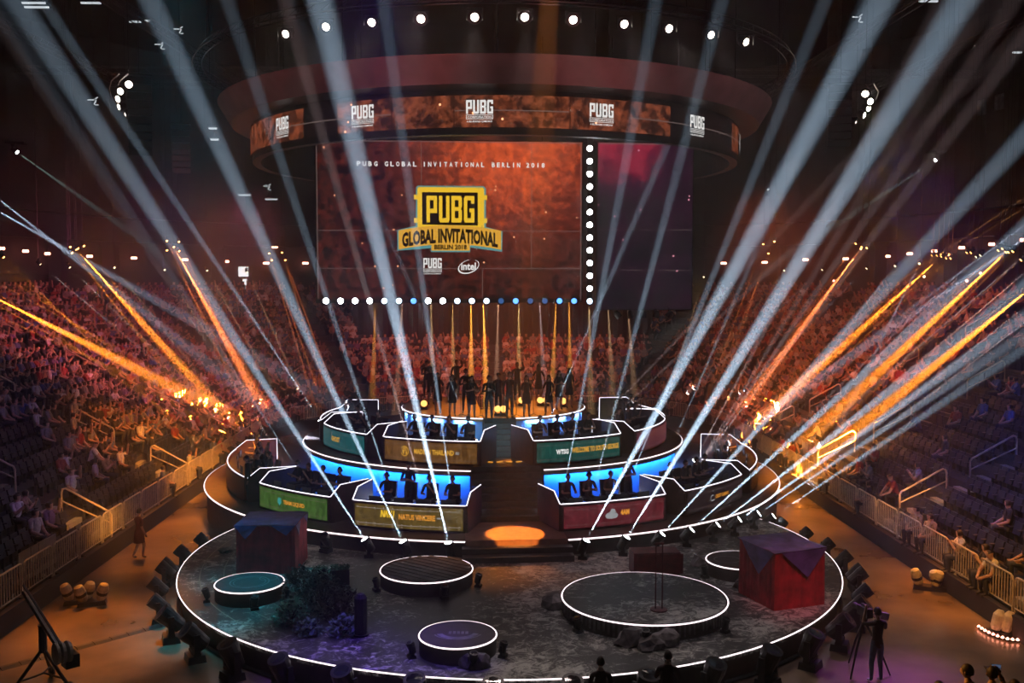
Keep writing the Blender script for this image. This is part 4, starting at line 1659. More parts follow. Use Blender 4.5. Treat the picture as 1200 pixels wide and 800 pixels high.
# orange and amber lamps, with wide ones added for soft haze: beams falling over the stands
FAR = []
for pts, (tx, ty), c, pw, ha, sp in [
    ([(1094, 293), (1100, 293), (1105, 292), (1111, 296), (1116, 296)], (930, 450), ORANGE, 1.0, .62, 9),
    ([(1135, 289), (1140, 289)], (960, 450), (1, .5, .3), .55, .55, 8),
    ([(1146, 294), (1151, 292)], (905, 528), PINKW, .55, .6, 14),
    ([(1172, 286), (1177, 284), (1184, 288), (1189, 287)], (960, 500), ORANGE, .75, .6, 11),
    ([(1004, 280), (1010, 286), (1017, 285)], (884, 460), (1, .22, .05), .7, .6, 7),
    ([(895, 281), (908, 278), (901, 292)], (846, 430), (1, .22, .05), .5, .6, 6),
    ([(1199, 297), (1205, 310), (1210, 322)], (960, 520), (1, .32, .1), .7, .6, 14),
    ([(1216, 280), (1222, 296)], (930, 535), PINKW, .8, .6, 16),
    ([(1230, 330), (1236, 345)], (950, 560), PINKW, .7, .6, 10),
    ([(1222, 212), (1230, 220)], (1050, 330), (1, .4, .12), .45, .7, 7),
    ([(1226, 240), (1236, 250)], (1090, 345), (.65, .75, 1), .45, 1.0, 12),
    ([(1225, 425), (1240, 438)], (1070, 500), ORANGE, .45, .9, 10),
    ([(81, 283), (83, 290), (90, 285), (97, 282)], (245, 480), ORANGE, .75, .62, 8),
    ([(195, 277), (195, 288), (209, 278), (209, 289)], (284, 440), (1, .22, .05), .8, .58, 9),
    ([(315, 292), (318, 300), (330, 291), (334, 300)], (376, 450), (1, .22, .05), .8, .58, 9),
    ([(2, 294), (-6, 300), (-12, 306), (-20, 316)], (150, 420), ORANGE, 1.0, .7, 12),
    ([(-14, 330), (-24, 340), (-30, 352)], (170, 450), ORANGE, .9, .8, 14),
    ([(45, 303), (80, 307)], (190, 420), (.9, .8, .75), .22, .9, 12),
    ([(133, 308), (192, 311)], (250, 430), (1, .6, .3), .2, .9, 40),
    ([(242, 312), (289, 314)], (330, 440), (1, .6, .3), .2, .9, 30),
    ([(-10, 222), (-24, 230)], (95, 300), (.6, .75, 1), .3, 1.2, 10),
    ([(-12, 305), (-22, 335)], (165, 440), ORANGE, .9, 2.4, 40),  # this and the following wide rows: lamps added for the soft orange fans
    ([(88, 286)], (240, 455), ORANGE, .7, 2.0, 8),
    ([(203, 284)], (285, 432), (1, .22, .05), .7, 1.9, 8),
    ([(1105, 294)], (935, 448), ORANGE, .9, 2.2, 8),
    ([(1181, 288)], (965, 492), ORANGE, .8, 2.2, 8),
    ([(1011, 284)], (882, 458), (1, .22, .05), .6, 1.8, 8),
    ([(1222, 320)], (1000, 500), ORANGE, .7, 2.4, 8),
    ([(965, 311), (1017, 309), (1050, 306), (1078, 303)], (925, 430), (.8, .8, 1), .16, .9, 60),
    ([(825, 320), (920, 312)], (815, 420), (1, .6, .3), .14, .9, 40),
]:
    for k, (px, py) in enumerate(pts):
        q = hit_path(px, py, 10.5 if py > 270 else 14)
        n_ = len(pts)
        tx2 = tx + (k - (n_ - 1) / 2) * sp
        tg = None
        for st_ in range(55, 260):                   # let the beam land by the barrier or the floor strip beside it
            f_ = st_ / 100
            ex, ey = px + (tx2 - px) * f_, py + (ty - py) * f_
            if ey < 420:
                continue
            g_ = atZ(ex, ey, .8)
            if -5 < path_d(g_.x, g_.y) < .2 and hypot(g_.x - SCX, g_.y - SCY) > R1 + .8 and hypot(g_.x - DC.x, g_.y - DC.y) > DR + 1:
                tg = g_
                break
        if tg is None:
            tg = atY(tx2, ty, q.y * .93)
        FAR.append((q, tg, c, pw, ha))
nfar = {}
for k, (q, tg, c, pw, ha) in enumerate(FAR):
    half = 'crimson' if q.x > 0 else 'green'
    tone = 'orange' if c[1] < .55 else 'pale'
    nfar[(half, tone)] = nfar.get((half, tone), 0) + 1
    t = moving_head(q, tg - q, f'small hanging {tone} beam lamp, {ORD[nfar[(half, tone)] - 1]} over the {half} booth half', f'{tone} beam lamps over the {half} booth half', 'lens_orange' if c[1] < .55 else 'lens_yellow', (BP * ((2.7 if ha > 1.5 else .95) if c[1] < .45 else .9) * pw, c, ha * .85), hang=True, s=.55)
    mb = MB()
    mb.tube([(0, 0, 0), (0, 0, (27 - q.z) / .55)], .03, 4)
    mb.build('hanging_pole', M['dark'], t)

# amber shafts falling from the rig behind the main screen on to the far crowd
for k, (px, c, pw, dx) in enumerate([(440, AMBER, .5, -6), (472, (1, .5, .3), .35, -12), (505, (1, .6, .25), .35, 3), (530, (1, .5, .15), .5, 2), (552, AMBER, 1.6, 0), (566, AMBER, 2.0, 6), (584, (1, .5, .3), .4, -4),
                                     (608, (1, .6, .2), .5, 0), (632, PINKW, .25, 10), (652, AMBER, .8, -8), (667, AMBER, .7, 2), (690, (1, .6, .25), .4, 4), (712, (1, .6, .3), .3, 10), (735, (1, .55, .3), .3, 14)]):
    p = atY(px, 342, 52)
    tg = Vector((atY(px + dx, 440, 58).x, 58, 0))
    moving_head(p, tg - p, f'small amber lamp behind the main screen, {ORD[k]} along the rear truss', 'amber lamps behind the main screen', 'lens_orange', (BP * .42 * pw, c, 2.1), hang=True, s=.7)
t = thing('rear_truss', 'dark straight truss behind the main screen holding the amber lamps', 'truss')
p0, p1 = atY(425, 340, 52), atY(750, 340, 52)
for dz, dy in ((.05, 0), (.05, .35), (.4, .17)):
    mb = MB()
    mb.tube([p0 + Vector((0, dy, dz)), p1 + Vector((0, dy, dz))], .03, 5)
    mb.build('chord', M['dark'], t)
for p in (p0, p1):
    mb = MB()
    mb.tube([p + Vector((0, .17, .4)), Vector((p.x, p.y + .17, 27))], .015, 4)
    mb.build('hanging_cable', M['dark'], t)

# ================================================================== people
BASEJ = {
    'pelvis': (0, .01, .93, .135), 'waist': (0, 0, 1.08, .125), 'chest': (0, .01, 1.28, .15), 'collar': (0, .015, 1.43, .085), 'neck': (0, 0, 1.50, .055),
    'jaw': (0, -.015, 1.575, .072), 'crown': (0, -.005, 1.68, .088), 'top': (0, 0, 1.735, .05),
}


def skeleton(sit=False, lean=0.0, armL=None, armR=None, legL=None, legR=None, female=False, turn=0.0):
    """joints (x, y, z, r) with the figure facing -y; arms = (elbow, wrist), legs = (knee, ankle)"""
    J = dict(BASEJ)
    hz = .93
    if sit:
        dz = .47 - .93 + .06
        J = {k: (a, b, c + dz, r) for k, (a, b, c, r) in J.items()}
        hz += dz
    if lean:
        for k, (a, b, c, r) in list(J.items()):
            u = max(0, c - hz)
            J[k] = (a, b - u * sin(lean), hz + (c - hz) * cos(lean) if c > hz else c, r)
    sw = .155 if female else .18
    cx, cy, cz, _ = J['collar']
    for s, arm in ((-1, armL), (1, armR)):
        n = 'L' if s < 0 else 'R'
        J['shoulder' + n] = (s * sw, cy, cz - .03, .066)
        if arm is None:
            arm = ((s * (sw + .06), cy + .03, cz - .32), (s * (sw + .05), cy - .05, cz - .57))
        e, w_ = arm
        J['elbow' + n] = (*e, .045)
        J['wrist' + n] = (*w_, .034)
        dv = (Vector(w_) - Vector(e)).normalized()
        J['hand' + n] = (*(Vector(w_) + dv * .09), .04)
        J['tip' + n] = (*(Vector(w_) + dv * .165), .022)
    for s, leg in ((-1, legL), (1, legR)):
        n = 'L' if s < 0 else 'R'
        J['hip' + n] = (s * .085, .01, hz - .05, .095)
        if leg is None:
            leg = ((s * .12, -.44, hz - .02), (s * .12, -.40, .08)) if sit else ((s * .10, -.02, .49), (s * .11, .02, .085))
        k_, a_ = leg
        J['knee' + n] = (*k_, .064)
        m_ = Vector(k_).lerp(Vector(a_), .35)
        J['calf' + n] = (m_.x, m_.y + .01, m_.z, .056)
        J['ankle' + n] = (*a_, .04)
        J['toe' + n] = (a_[0], a_[1] - .15, max(a_[2] - .05, .03), .034)
    B = [('pelvis', 'waist', 'shirt'), ('waist', 'chest', 'shirt'), ('chest', 'collar', 'shirt'), ('collar', 'neck', 'skin'), ('neck', 'jaw', 'skin'), ('jaw', 'crown', 'skin'), ('crown', 'top', 'skin')]
    for n in 'LR':
        B += [('collar', 'shoulder' + n, 'shirt'), ('shoulder' + n, 'elbow' + n, 'sleeve'), ('elbow' + n, 'wrist' + n, 'skin'), ('wrist' + n, 'hand' + n, 'skin'), ('hand' + n, 'tip' + n, 'skin'),
              ('pelvis', 'hip' + n, 'pants'), ('hip' + n, 'knee' + n, 'pants'), ('knee' + n, 'calf' + n, 'shin'), ('calf' + n, 'ankle' + n, 'shin'), ('ankle' + n, 'toe' + n, 'shoe')]
    return J, B


def skin_mesh(J, B, levels):
    names = list(J)
    idx = {n: i for i, n in enumerate(names)}
    me = bpy.data.meshes.new('sk')
    me.from_pydata([J[n][:3] for n in names], [(idx[a], idx[b]) for a, b, _ in B], [])
    o = bpy.data.objects.new('sk', me)
    COL.objects.link(o)
    o.modifiers.new('s', 'SKIN').use_smooth_shade = True
    sv = me.skin_vertices[0].data
    for i, n in enumerate(names):
        r = J[n][3]
        flat = .72 if n in ('chest', 'waist', 'pelvis', 'collar') else 1.0
        sv[i].radius = (r, r * flat)
        sv[i].use_root = (i == 0)
    if levels:
        md = o.modifiers.new('d', 'SUBSURF')
        md.levels = levels
        md.render_levels = levels
    bpy.context.view_layer.update()
    dg = bpy.context.evaluated_depsgraph_get()
    out = bpy.data.meshes.new_from_object(o.evaluated_get(dg))
    bpy.data.objects.remove(o)
    bpy.data.meshes.remove(me)
    return out


def segd(p, a, b):
    ab = b - a
    t = max(0, min(1, (p - a).dot(ab) / max(1e-9, ab.length_squared)))
    return (p - (a + ab * t)).length


def head_parts(mb, c, yaw, mi_skin, mi_eye, seg=16):
    """face: brow, nose, jaw, ears and eyes on an egg-shaped head of 23 cm"""
    rot = Matrix.Rotation(yaw, 3, 'Z')
    rings = 12
    vs, fs = [], []
    for i in range(rings + 1):
        th = pi * i / rings
        for k in range(seg):
            ph = 2 * pi * k / seg
            x, y, z = sin(th) * sin(ph), -sin(th) * cos(ph), cos(th)
            X, Y, Z = .076 * x, .096 * y, .118 * z
            if Z < -.02:
                X *= 1 - .3 * min(1, (-.02 - Z) / .09)
                if Y > 0:
                    Y *= 1 - .45 * min(1, (-.02 - Z) / .09)
            if Y < -.05 and abs(X) < .02 and -.045 < Z < .015:
                Y -= .02
            if Y < -.05 and .015 < abs(X) < .05 and 0 < Z < .03:
                Y += .008
            if Y < -.05 and abs(X) < .03 and -.08 < Z < -.055:
                Y -= .006
            q = rot @ Vector((X, Y, Z))
            vs.append((c[0] + q.x, c[1] + q.y, c[2] + q.z))
    for i in range(rings):
        for k in range(seg):
            fs.append((i * seg + k, i * seg + (k + 1) % seg, (i + 1) * seg + (k + 1) % seg, (i + 1) * seg + k))
    mb.add(vs, fs, mi_skin)
    for s in (-1, 1):
        q = rot @ Vector((s * .078, .005, -.005))
        mb.lathe([(.001, -.03), (.016, -.015), (.018, .012), (.001, .03)], 6, (c[0] + q.x, c[1] + q.y, c[2] + q.z), None, mi_skin)
        q = rot @ Vector((s * .031, -.083, .012))
        mb.lathe([(.001, -.009), (.010, 0), (.001, .009)], 6, (c[0] + q.x, c[1] + q.y, c[2] + q.z), None, mi_eye)
    q = rot @ Vector((0, -.09, -.062))
    mb.box((c[0] + q.x, c[1] + q.y, c[2] + q.z), (.04, .008, .008), rot, mi_eye)


def hand_fingers(mb, w_, d, palm, mi):
    """four curled fingers and a thumb off the side of the palm"""
    d = Vector(d).normalized()
    n = Vector(palm).normalized()
    sd = d.cross(n).normalized()
    w_ = Vector(w_)
    for k, (off, ln) in enumerate(((-.032, .062), (-.011, .075), (.011, .070), (.031, .055))):
        a = w_ + d * .085 + sd * off
        b = a + d * ln * .5 + n * ln * .12
        c = b + d * ln * .25 + n * ln * .42
        mb.tube([a - d * .02, a, b, c], [.010, .0095, .0085, .006], 6, mi=mi)
    a = w_ + d * .03 - sd * .034
    b = a + d * .035 - sd * .02 + n * .012
    mb.tube([a, b, b + d * .025 + n * .016], [.012, .0105, .007], 6, mi=mi)


_pm = {}
MATIX = {'skin': 0, 'shirt': 1, 'pants': 2, 'shoe': 3, 'hair': 4, 'eye': 5}


def person_mesh(key, detail=0, short_sleeve=True, skirt=False, head_yaw=0.0, pants='pants', shoe='shoe', shirtmat='shirt', hands=False, hairback=True, **kw):
    if key in _pm:
        return _pm[key]
    J, B = skeleton(**kw)
    if detail:       # a modelled head replaces the skinned stub
        B2 = [b for b in B if b[0] not in ('jaw', 'crown')]
        J2 = {k: v for k, v in J.items() if k not in ('crown', 'top')}
        x, y, z, r = J2['jaw']
        J2['jaw'] = (x, y, z, .05)
    else:
        B2, J2 = B, J
    me = skin_mesh(J2, B2, 1 if detail else 0)
    P = {n: Vector(v[:3]) for n, v in J2.items()}
    mi = []
    top = P.get('crown', P['jaw']).z
    for p in me.polygons:
        c = p.center
        best, bt = 9e9, 'shirt'
        for a, b, tg_ in B2:
            dd = segd(c, P[a], P[b]) - .5 * min(J2[a][3], J2[b][3])
            if dd < best:
                best, bt, bb = dd, tg_, (a, b)
        if bt == 'sleeve':
            bt = 'shirt' if (not short_sleeve or (c - P[bb[0]]).length < .24) else 'skin'
        elif bt == 'skin' and not short_sleeve and bb[0].startswith('elbow'):
            bt = 'shirt'
        elif bt == 'shin':
            bt = 'skin' if skirt else 'pants'
        elif bt == 'pants' and skirt:
            bt = 'shirt' if bb[1].startswith('hip') or (c - P[bb[0]]).length < .25 else 'skin'
        if not detail and bb[0] in ('jaw', 'crown'):
            f_ = c.y - P['jaw'].y
            bt = 'hair' if (c.z > P['crown'].z + .02 or (f_ > .0 and hairback)) else 'skin'
        mi.append(MATIX[bt])
    mb = MB()
    mb.v = [tuple(v.co) for v in me.vertices]
    mb.f = [tuple(p.vertices) for p in me.polygons]
    mb.m = mi
    bpy.data.meshes.remove(me)
    if skirt and not kw.get('sit'):
        hz = P['pelvis'].z
        mb.lathe([(.135, hz + .12), (.16, hz - .02), (.19, hz - .34), (.185, hz - .34)], 14, (P['pelvis'].x, P['pelvis'].y, 0), None, 1, cap=False)
    hc = None
    if detail:
        j = P['jaw']
        hc = (j.x, j.y - .005, j.z + .075)
        head_parts(mb, hc, head_yaw, 0, 5)
    if hands:
        for n in 'LR':
            d = P['wrist' + n] - P['elbow' + n]
            pal = Vector((0, 0, -1)) if abs(d.normalized().z) < .8 else Vector((0, -1, 0))
            hand_fingers(mb, P['wrist' + n], d, pal, 0)
    out = mb.mesh('body', [M['skin'], M[shirtmat], M[pants], M[shoe], M['hair'], M['eye']])
    for p in out.polygons:
        p.use_smooth = True
    _pm[key] = (out, hc)
    return _pm[key]


def hair_mesh(key, hc, yaw=0.0, long=False, cap=False):
    k2 = ('hair', key, long, cap)
    if k2 in _pm:
        return _pm[k2]
    rot = Matrix.Rotation(yaw, 3, 'Z')
    mb = MB()
    seg, rings = 14, 8
    vs, fs = [], []
    for i in range(rings + 1):
        th = pi * .60 * i / rings
        for k in range(seg):
            ph = 2 * pi * k / seg
            x, y, z = sin(th) * sin(ph), -sin(th) * cos(ph), cos(th)
            front = max(0.0, -y)
            zz = z
            if front > .3 and z < .45:
                zz = .45 + (z - .45) * .12
                y *= .99
            q = rot @ Vector((.086 * x, .106 * y + .004, .126 * zz + .004))
            vs.append((hc[0] + q.x, hc[1] + q.y, hc[2] + q.z))
    for i in range(rings):
        for k in range(seg):
            fs.append((i * seg + k, i * seg + (k + 1) % seg, (i + 1) * seg + (k + 1) % seg, (i + 1) * seg + k))
    mb.add(vs, fs)
    if long:
        n = 9
        rows = []
        for j in range(6):
            z = .02 - .075 * j
            for k in range(n):
                a = R(-112 + 224 * k / (n - 1))
                rr = .1 + .012 * j * (1 - j / 9)
                q = rot @ Vector((sin(a) * rr * .92, cos(a) * rr + .012, z))
                rows.append((hc[0] + q.x, hc[1] + q.y, hc[2] + q.z))
        mb.add(rows, [(j * n + k, j * n + k + 1, (j + 1) * n + k + 1, (j + 1) * n + k) for j in range(5) for k in range(n - 1)])
    if cap:
        q = rot @ Vector((0, -.13, .045))
        mb.box((hc[0] + q.x, hc[1] + q.y, hc[2] + q.z), (.14, .12, .012), rot)
    me = mb.mesh('hair', [M['hair']])
    for p in me.polygons:
        p.use_smooth = True
    _pm[k2] = me
    return me


def headset_mesh(hc):
    mb = MB()
    mb.tube([(hc[0] + .095 * cos(R(a)), hc[1] + .01, hc[2] + .13 * sin(R(a))) for a in range(0, 181, 20)], .012, 5)
    for s in (-1, 1):
        mb.lathe([(.035, -.015), (.042, 0), (.035, .015)], 10, (hc[0] + s * .093, hc[1] + .01, hc[2]), Matrix.Rotation(R(90), 3, 'Y'))
    mb.tube([(hc[0] - .09, hc[1], hc[2] - .02), (hc[0] - .07, hc[1] - .08, hc[2] - .06), (hc[0] - .03, hc[1] - .11, hc[2] - .075)], .006, 4)
    return mb.mesh('headset', [M['dark']])


def person(label, loc, rz, key, group=None, color=(.05, .05, .06), hair=True, long=False, cap=False, yaw=0.0, headset=False, scale=1.0, **kw):
    me, hc = person_mesh(key, detail=1, head_yaw=yaw, **kw)
    o = link('person', me, None, loc)
    o.rotation_euler = (0, 0, rz)
    o.scale = (scale, scale, scale)
    o.color = (*color, 1)
    tag(o, label, 'person', group)
    if hair:
        link('hair', hair_mesh(key, hc, yaw, long, cap), o)
    if headset:
        k2 = ('hs', key)
        if k2 not in _pm:
            _pm[k2] = headset_mesh(hc)
        link('headset', _pm[k2], o)
    return o


# players at the booths
PL_SEEN = {}
for (p, h, bi, k, A, rad, z) in SEATS:
    v = (k + bi) % 3
    if v == 0:
        kw = dict(armL=((-.25, -.2, .72), (-.16, -.43, .77)), armR=((.25, -.2, .72), (.16, -.43, .77)), lean=.10)
    elif v == 1:
        kw = dict(armL=((-.26, -.12, .72), (.04, -.27, .80)), armR=((.26, -.12, .72), (-.06, -.29, .84)), lean=.02)
    else:
        kw = dict(armL=((-.27, -.16, .73), (-.12, -.42, .77)), armR=((.24, -.2, .70), (.05, -.30, .98)), lean=.14)
    col = [(.015, .015, .018), (.02, .02, .025), (.015, .015, .018), (.10, .05, .055), (.03, .03, .04), (.09, .06, .06), (.03, .03, .03), (.04, .05, .05), (.012, .013, .015), (.08, .07, .07), (.09, .08, .09), (.12, .1, .1)][bi]
    stand = (bi, k) in ((0, 1), (3, 3))
    if stand:
        key = 'player_standing'
        q = p
        o = person(f'standing player in {"dark" if bi == 0 else "maroon"} shirt inside the {SHORT[bi]} booth', p + Vector((0, 0, .0)), h, key, None, col, headset=False,
                   armL=((-.26, -.08, 1.12), (-.02, -.22, 1.18)), armR=((.26, -.08, 1.12), (.02, -.24, 1.22)))
        continue
    who = {4: ['nearest the stairs', 'second from the stairs', 'third from the stairs', 'farthest from the stairs'], 3: ['nearest the stairs', 'in the middle', 'farthest from the stairs'],
           5: ['nearest the stairs', 'second from the stairs', 'in the middle', 'fourth from the stairs', 'farthest from the stairs']}[BOOTHS[bi][7]]
    kk = k if A > 0 else BOOTHS[bi][7] - 1 - k
    shade = 'dark' if sum(col) < .15 else 'dusky red' if col[0] > col[1] * 1.4 else 'greyish'
    o = person(f'seated player in {shade} shirt at the {SHORT[bi]} booth, {who[kk]}', p + Vector((0, 0, .02)), h, f'player_{v}', 'players seated in the booths', col, headset=(k + bi) % 2 == 0, sit=True, **kw)
    if bi == 8:      # team initials on the chest of the sea green booth's shirts
        mb = MB()
        put_text(mb, 'WTSG', -.085, .84, .17, .055, lambda u, v_: (u, -.165, v_), 0, .03)
        mb.build('shirt_print', M['flag'], o)

# performers on the top tier (local stage coordinates from the photograph)
PERF = [
    ((505, 474), 1.68, 0, 'woman in dark dress at the top stage edge, near the teal booth', 'f'),
    ((513, 486), 1.72, 1, 'woman in short black dress stepping forward behind the orange booth', 'f'),
    ((530, 488), 1.70, 0, 'woman in black dress third from the stairs behind the orange booth', 'f'),
    ((546, 484), 1.85, 2, 'tall performer in long dark coat behind the orange booth', 'm'),
    ((553, 490), 1.70, 2, 'bare-armed woman in black dress holding her hands together above the orange booth', 'f'),
    ((500, 466), 1.72, 2, 'performer in dark clothes at the back of the orange top stage, green booth side', 'm'),
    ((535, 465), 1.75, 2, 'performer with a raised arm at the back of the top stage, orange booth side', 'm'),
    ((573, 492), 1.78, 2, 'musician in dark jacket at the stair head, orange booth side', 'm'),
    ((584, 486), 1.75, 0, 'musician in dark red jacket standing at the centre of the stair head', 'm'),
    ((597, 490), 1.88, 0, 'tall singer in black standing at the stair head, sea green booth side', 'm'),
    ((606, 470), 1.8, 2, 'dark figure with raised hands behind the stair head, sea green booth side', 'm'),
    ((617, 489), 1.70, 0, 'long-haired woman in black dress nearest the stairs above the sea green booth', 'f'),
    ((631, 470), 1.70, 1, 'woman in dark dress at the back of the top stage, facing away', 'f'),
    ((643, 487), 1.66, 1, 'woman bending slightly in black dress above the sea green booth', 'f'),
    ((655, 480), 1.68, 2, 'woman in black dress with hands joined above the sea green booth', 'f'),
    ((667, 478), 1.72, 0, 'long-haired woman in black dress at the outer edge above the sea green booth', 'f'),
]
for k, ((px, py), hh, v, lab, sx) in enumerate(PERF):
    p = atZ(px, py, T3)
    if 570 < px < 610:
        p.z = T3 - .02
    fem = sx == 'f'
    if v == 0:
        kw = dict()
    elif v == 1:
        kw = dict(legL=((-.1, -.14, .5), (-.09, -.2, .1)), legR=((.11, .06, .48), (.12, .25, .12)), armL=((-.27, .1, 1.15), (-.3, -.05, .92)), armR=((.26, -.12, 1.14), (.2, -.3, 1.02)))
    else:
        kw = dict(armL=((-.25, -.08, 1.13), (-.04, -.26, 1.2)), armR=((.25, -.08, 1.13), (.05, -.28, 1.23))) if k not in (6, 10) else dict(armL=((-.25, -.08, 1.13), (-.2, -.2, 1.0)), armR=((.28, -.02, 1.5), (.22, -.1, 1.78)))
    if fem:
        kw.update(skirt=True, female=True)
    person(lab, p, R(SAX) + (pi if k == 12 else random.uniform(-.4, .4)), f'perf_{sx}{v}{k in (6, 10)}', None, (.012, .01, .012) if k != 8 else (.12, .02, .02), long=fem, scale=hh / 1.75, short_sleeve=fem, **kw)
# microphone stands, drum set and a guitar at the stair head
for k, (px, py) in enumerate(((563, 490), (590, 489), (605, 489), (540, 488), (625, 488))):
    p = atZ(px, py, T3)
    t = thing('microphone_stand', f'thin black microphone stand on the top stage, {ORD[k]} of five', 'stand', p, R(SAX))
    mb = MB()
    for a in (0, 120, 240):
        mb.tube([(0, 0, .12), (.28 * cos(R(a)), .28 * sin(R(a)), .01)], .01, 4)
    mb.build('tripod', M['dark'], t)
    mb = MB()
    mb.tube([(0, 0, .1), (0, 0, 1.45)], .01, 4)
    mb.build('pole', M['dark'], t)
    mb = MB()
    mb.tube([(0, 0, 1.45), (0, -.12, 1.5)], [.012, .024], 6)
    mb.build('microphone', M['dark'], t)
# warm floor lamps facing the camera between the musicians and behind the singers
for k, (px, py, z) in enumerate(((583, 486, T3), (590, 486, T3), (611, 470, T3 + .2), (633, 470, T3 + .2), (640, 470, T3 + .2), (660, 471, T3 + .2), (497, 474, T3 + .2))):
    p = atZ(px, py, z)
    t = thing('floor_lamp', f'small glowing orange floor lamp among the performers, {ORD[k]} of seven', 'stage lamp', (p.x, p.y, T3), 0, 'glowing lamps among the performers')
    mb = MB()
    mb.box((0, 0, .04), (.28, .2, .08))
    mb.build('base', M['lamphouse'], t)
    mb = MB()
    mb.lathe([(.10, 0), (.15, .16), (.15, .18)], 12, (0, .1, .26), Matrix.Rotation(R(90), 3, 'X'))
    mb.build('can', M['lamphouse'], t)
    mb = MB()
    mb.lathe([(.14, .0), (.001, .02)], 12, (0, -.085, .26), Matrix.Rotation(R(90), 3, 'X'), cap=False)
    mb.build('lens', M['lens_amber'], t)

# ================================================================== seating bowl: rails, seats, spectators
AISL, AISR = (25.2, 34.2, 43.2, 52.2), (26.0, 35.0, 44.0, 53.0)


def place(side, y, d):
    """a point on a straight side of the bowl and the inward heading"""
    return (Vector((XL - d, y, 0)), pi / 2) if side < 0 else (Vector((XR + d, y, 0)), -pi / 2)


bar_me = {}


def barrier(p, rz, wd, label, group):
    t = thing('crowd_barrier', label, 'barrier', p, rz, group)
    key = round(wd, 2)
    if key not in bar_me:
        mb = MB()
        h, r = .98, .12
        pts = [(-wd / 2 + .03, 0, 0), (-wd / 2 + .03, 0, h - r), (-wd / 2 + .03 + r * .3, 0, h - r * .3), (-wd / 2 + .03 + r, 0, h), (wd / 2 - .03 - r, 0, h), (wd / 2 - .03 - r * .3, 0, h - r * .3), (wd / 2 - .03, 0, h - r), (wd / 2 - .03, 0, 0)]
        mb.tube(pts, .028, 6)
        mb.tube([(-wd / 2 + .03, 0, .12), (wd / 2 - .03, 0, .12)], .022, 5)
        f_ = mb.mesh('barrier_frame', M['rail'])
        mb = MB()
        n_ = int(wd / .145)
        for k in range(1, n_):
            x = -wd / 2 + wd * k / n_
            mb.box((x, 0, .54), (.026, .026, .84))
        b_ = mb.mesh('barrier_bars', M['rail'])
        mb = MB()
        for s in (-1, 1):
            mb.box((s * (wd / 2 - .2), .12, .02), (.06, .42, .04))
        mb.box((0, .02, .03), (wd - .4, .03, .03))
        bar_me[key] = (f_, b_, mb.mesh('barrier_feet', M['dark']))
    f_, b_, g_ = bar_me[key]
    link('frame', f_, t)
    tag(link('bars', b_, t), kind='stuff')
    link('feet', g_, t)
    return t


kb = 0
for side in (-1, 1):
    k = 0
    y = YN + 9
    while y < YE:
        p, rz = place(side, y + .95, .22)
        p.z = Z0 + .02
        k += 1
        barrier(p, rz, 1.84, f'metal crowd barrier on the {"green" if side < 0 else "crimson"} booth side of the arena, {ORD[k - 1]} from the camera end', 'crowd barriers in front of the first seat rows')
        y += 1.9
for k in range(9):
    for sx in (-1, 1):
        a = pi / 2 * (k + .5) / 9
        cx = CXL if sx < 0 else CXR
        p = Vector((cx + sx * (RC + .22) * cos(a), YE + (RC + .22) * sin(a), Z0 + .02))
        rz = atan2(-sx * cos(a), sin(a))
        barrier(p, rz, 1.66, f'metal crowd barrier on the far {"green" if sx < 0 else "crimson"} side curve, {ORD[k]} along', 'crowd barriers in front of the first seat rows')
for k in range(4):
    barrier(Vector((CXL + .9 + 1.75 * k, YE + RC + .22, Z0 + .02)), 0, 1.66, f'metal crowd barrier at the far end behind the top stage, {ORD[k]} of four', 'crowd barriers in front of the first seat rows')

# handrails on the stand stairs
for side, ais, nm in ((-1, AISL, 'green'), (1, AISR, 'crimson')):
    for ia, ya in enumerate(ais):
        for ir, r0 in enumerate((0 if side < 0 else 1, 4, 9, 14)):
            p, rz = place(side, ya, r0 * ROWD + (.12 if r0 == 0 else 0))
            z0 = Z0 + r0 * ROWH
            ln, up = 1.95 * ROWD, 1.95 * ROWH
            gold = ir == 0 and ia == 1
            t = thing('handrail', f'{"golden lit" if gold else "dim metal"} handrail, {nm} booth side stand, {ORD[ia]} stair from the camera, {["lowest", "second", "third", "topmost"][ir]} flight', 'handrail', (p.x, p.y, z0), rz)
            mb = MB()
            m_ = M['golden'] if gold else M['rail']
            mb.tube([(0, .1, .0), (0, .1, .82), (0, .16, .93), (0, .26, .97), (0, ln, .97 + up), (0, ln + .1, .93 + up), (0, ln + .14, .82 + up), (0, ln + .14, up)], .038, 8)
            mb.build('rail', m_, t)
            mb = MB()
            mb.tube([(0, .12, .52), (0, ln + .14, .52 + up)], .026, 6)
            mb.build('lower_rail', m_, t)
# stair treads in the aisles
for side, ais in ((-1, AISL), (1, AISR)):
    for ya in ais:
        mb = MB()
        for r0 in range(NROW):
            p, rz = place(side, ya, r0 * ROWD + .22 + .4)
            mb.box((p.x + side * .2, p.y, Z0 + r0 * ROWH + ROWH / 4), (.42, 1.1, ROWH / 2))
        o = mb.build('stair_floor', M['panelgrey'])
        tag(o, 'half-height concrete steps of a stair between seat blocks', kind='structure')

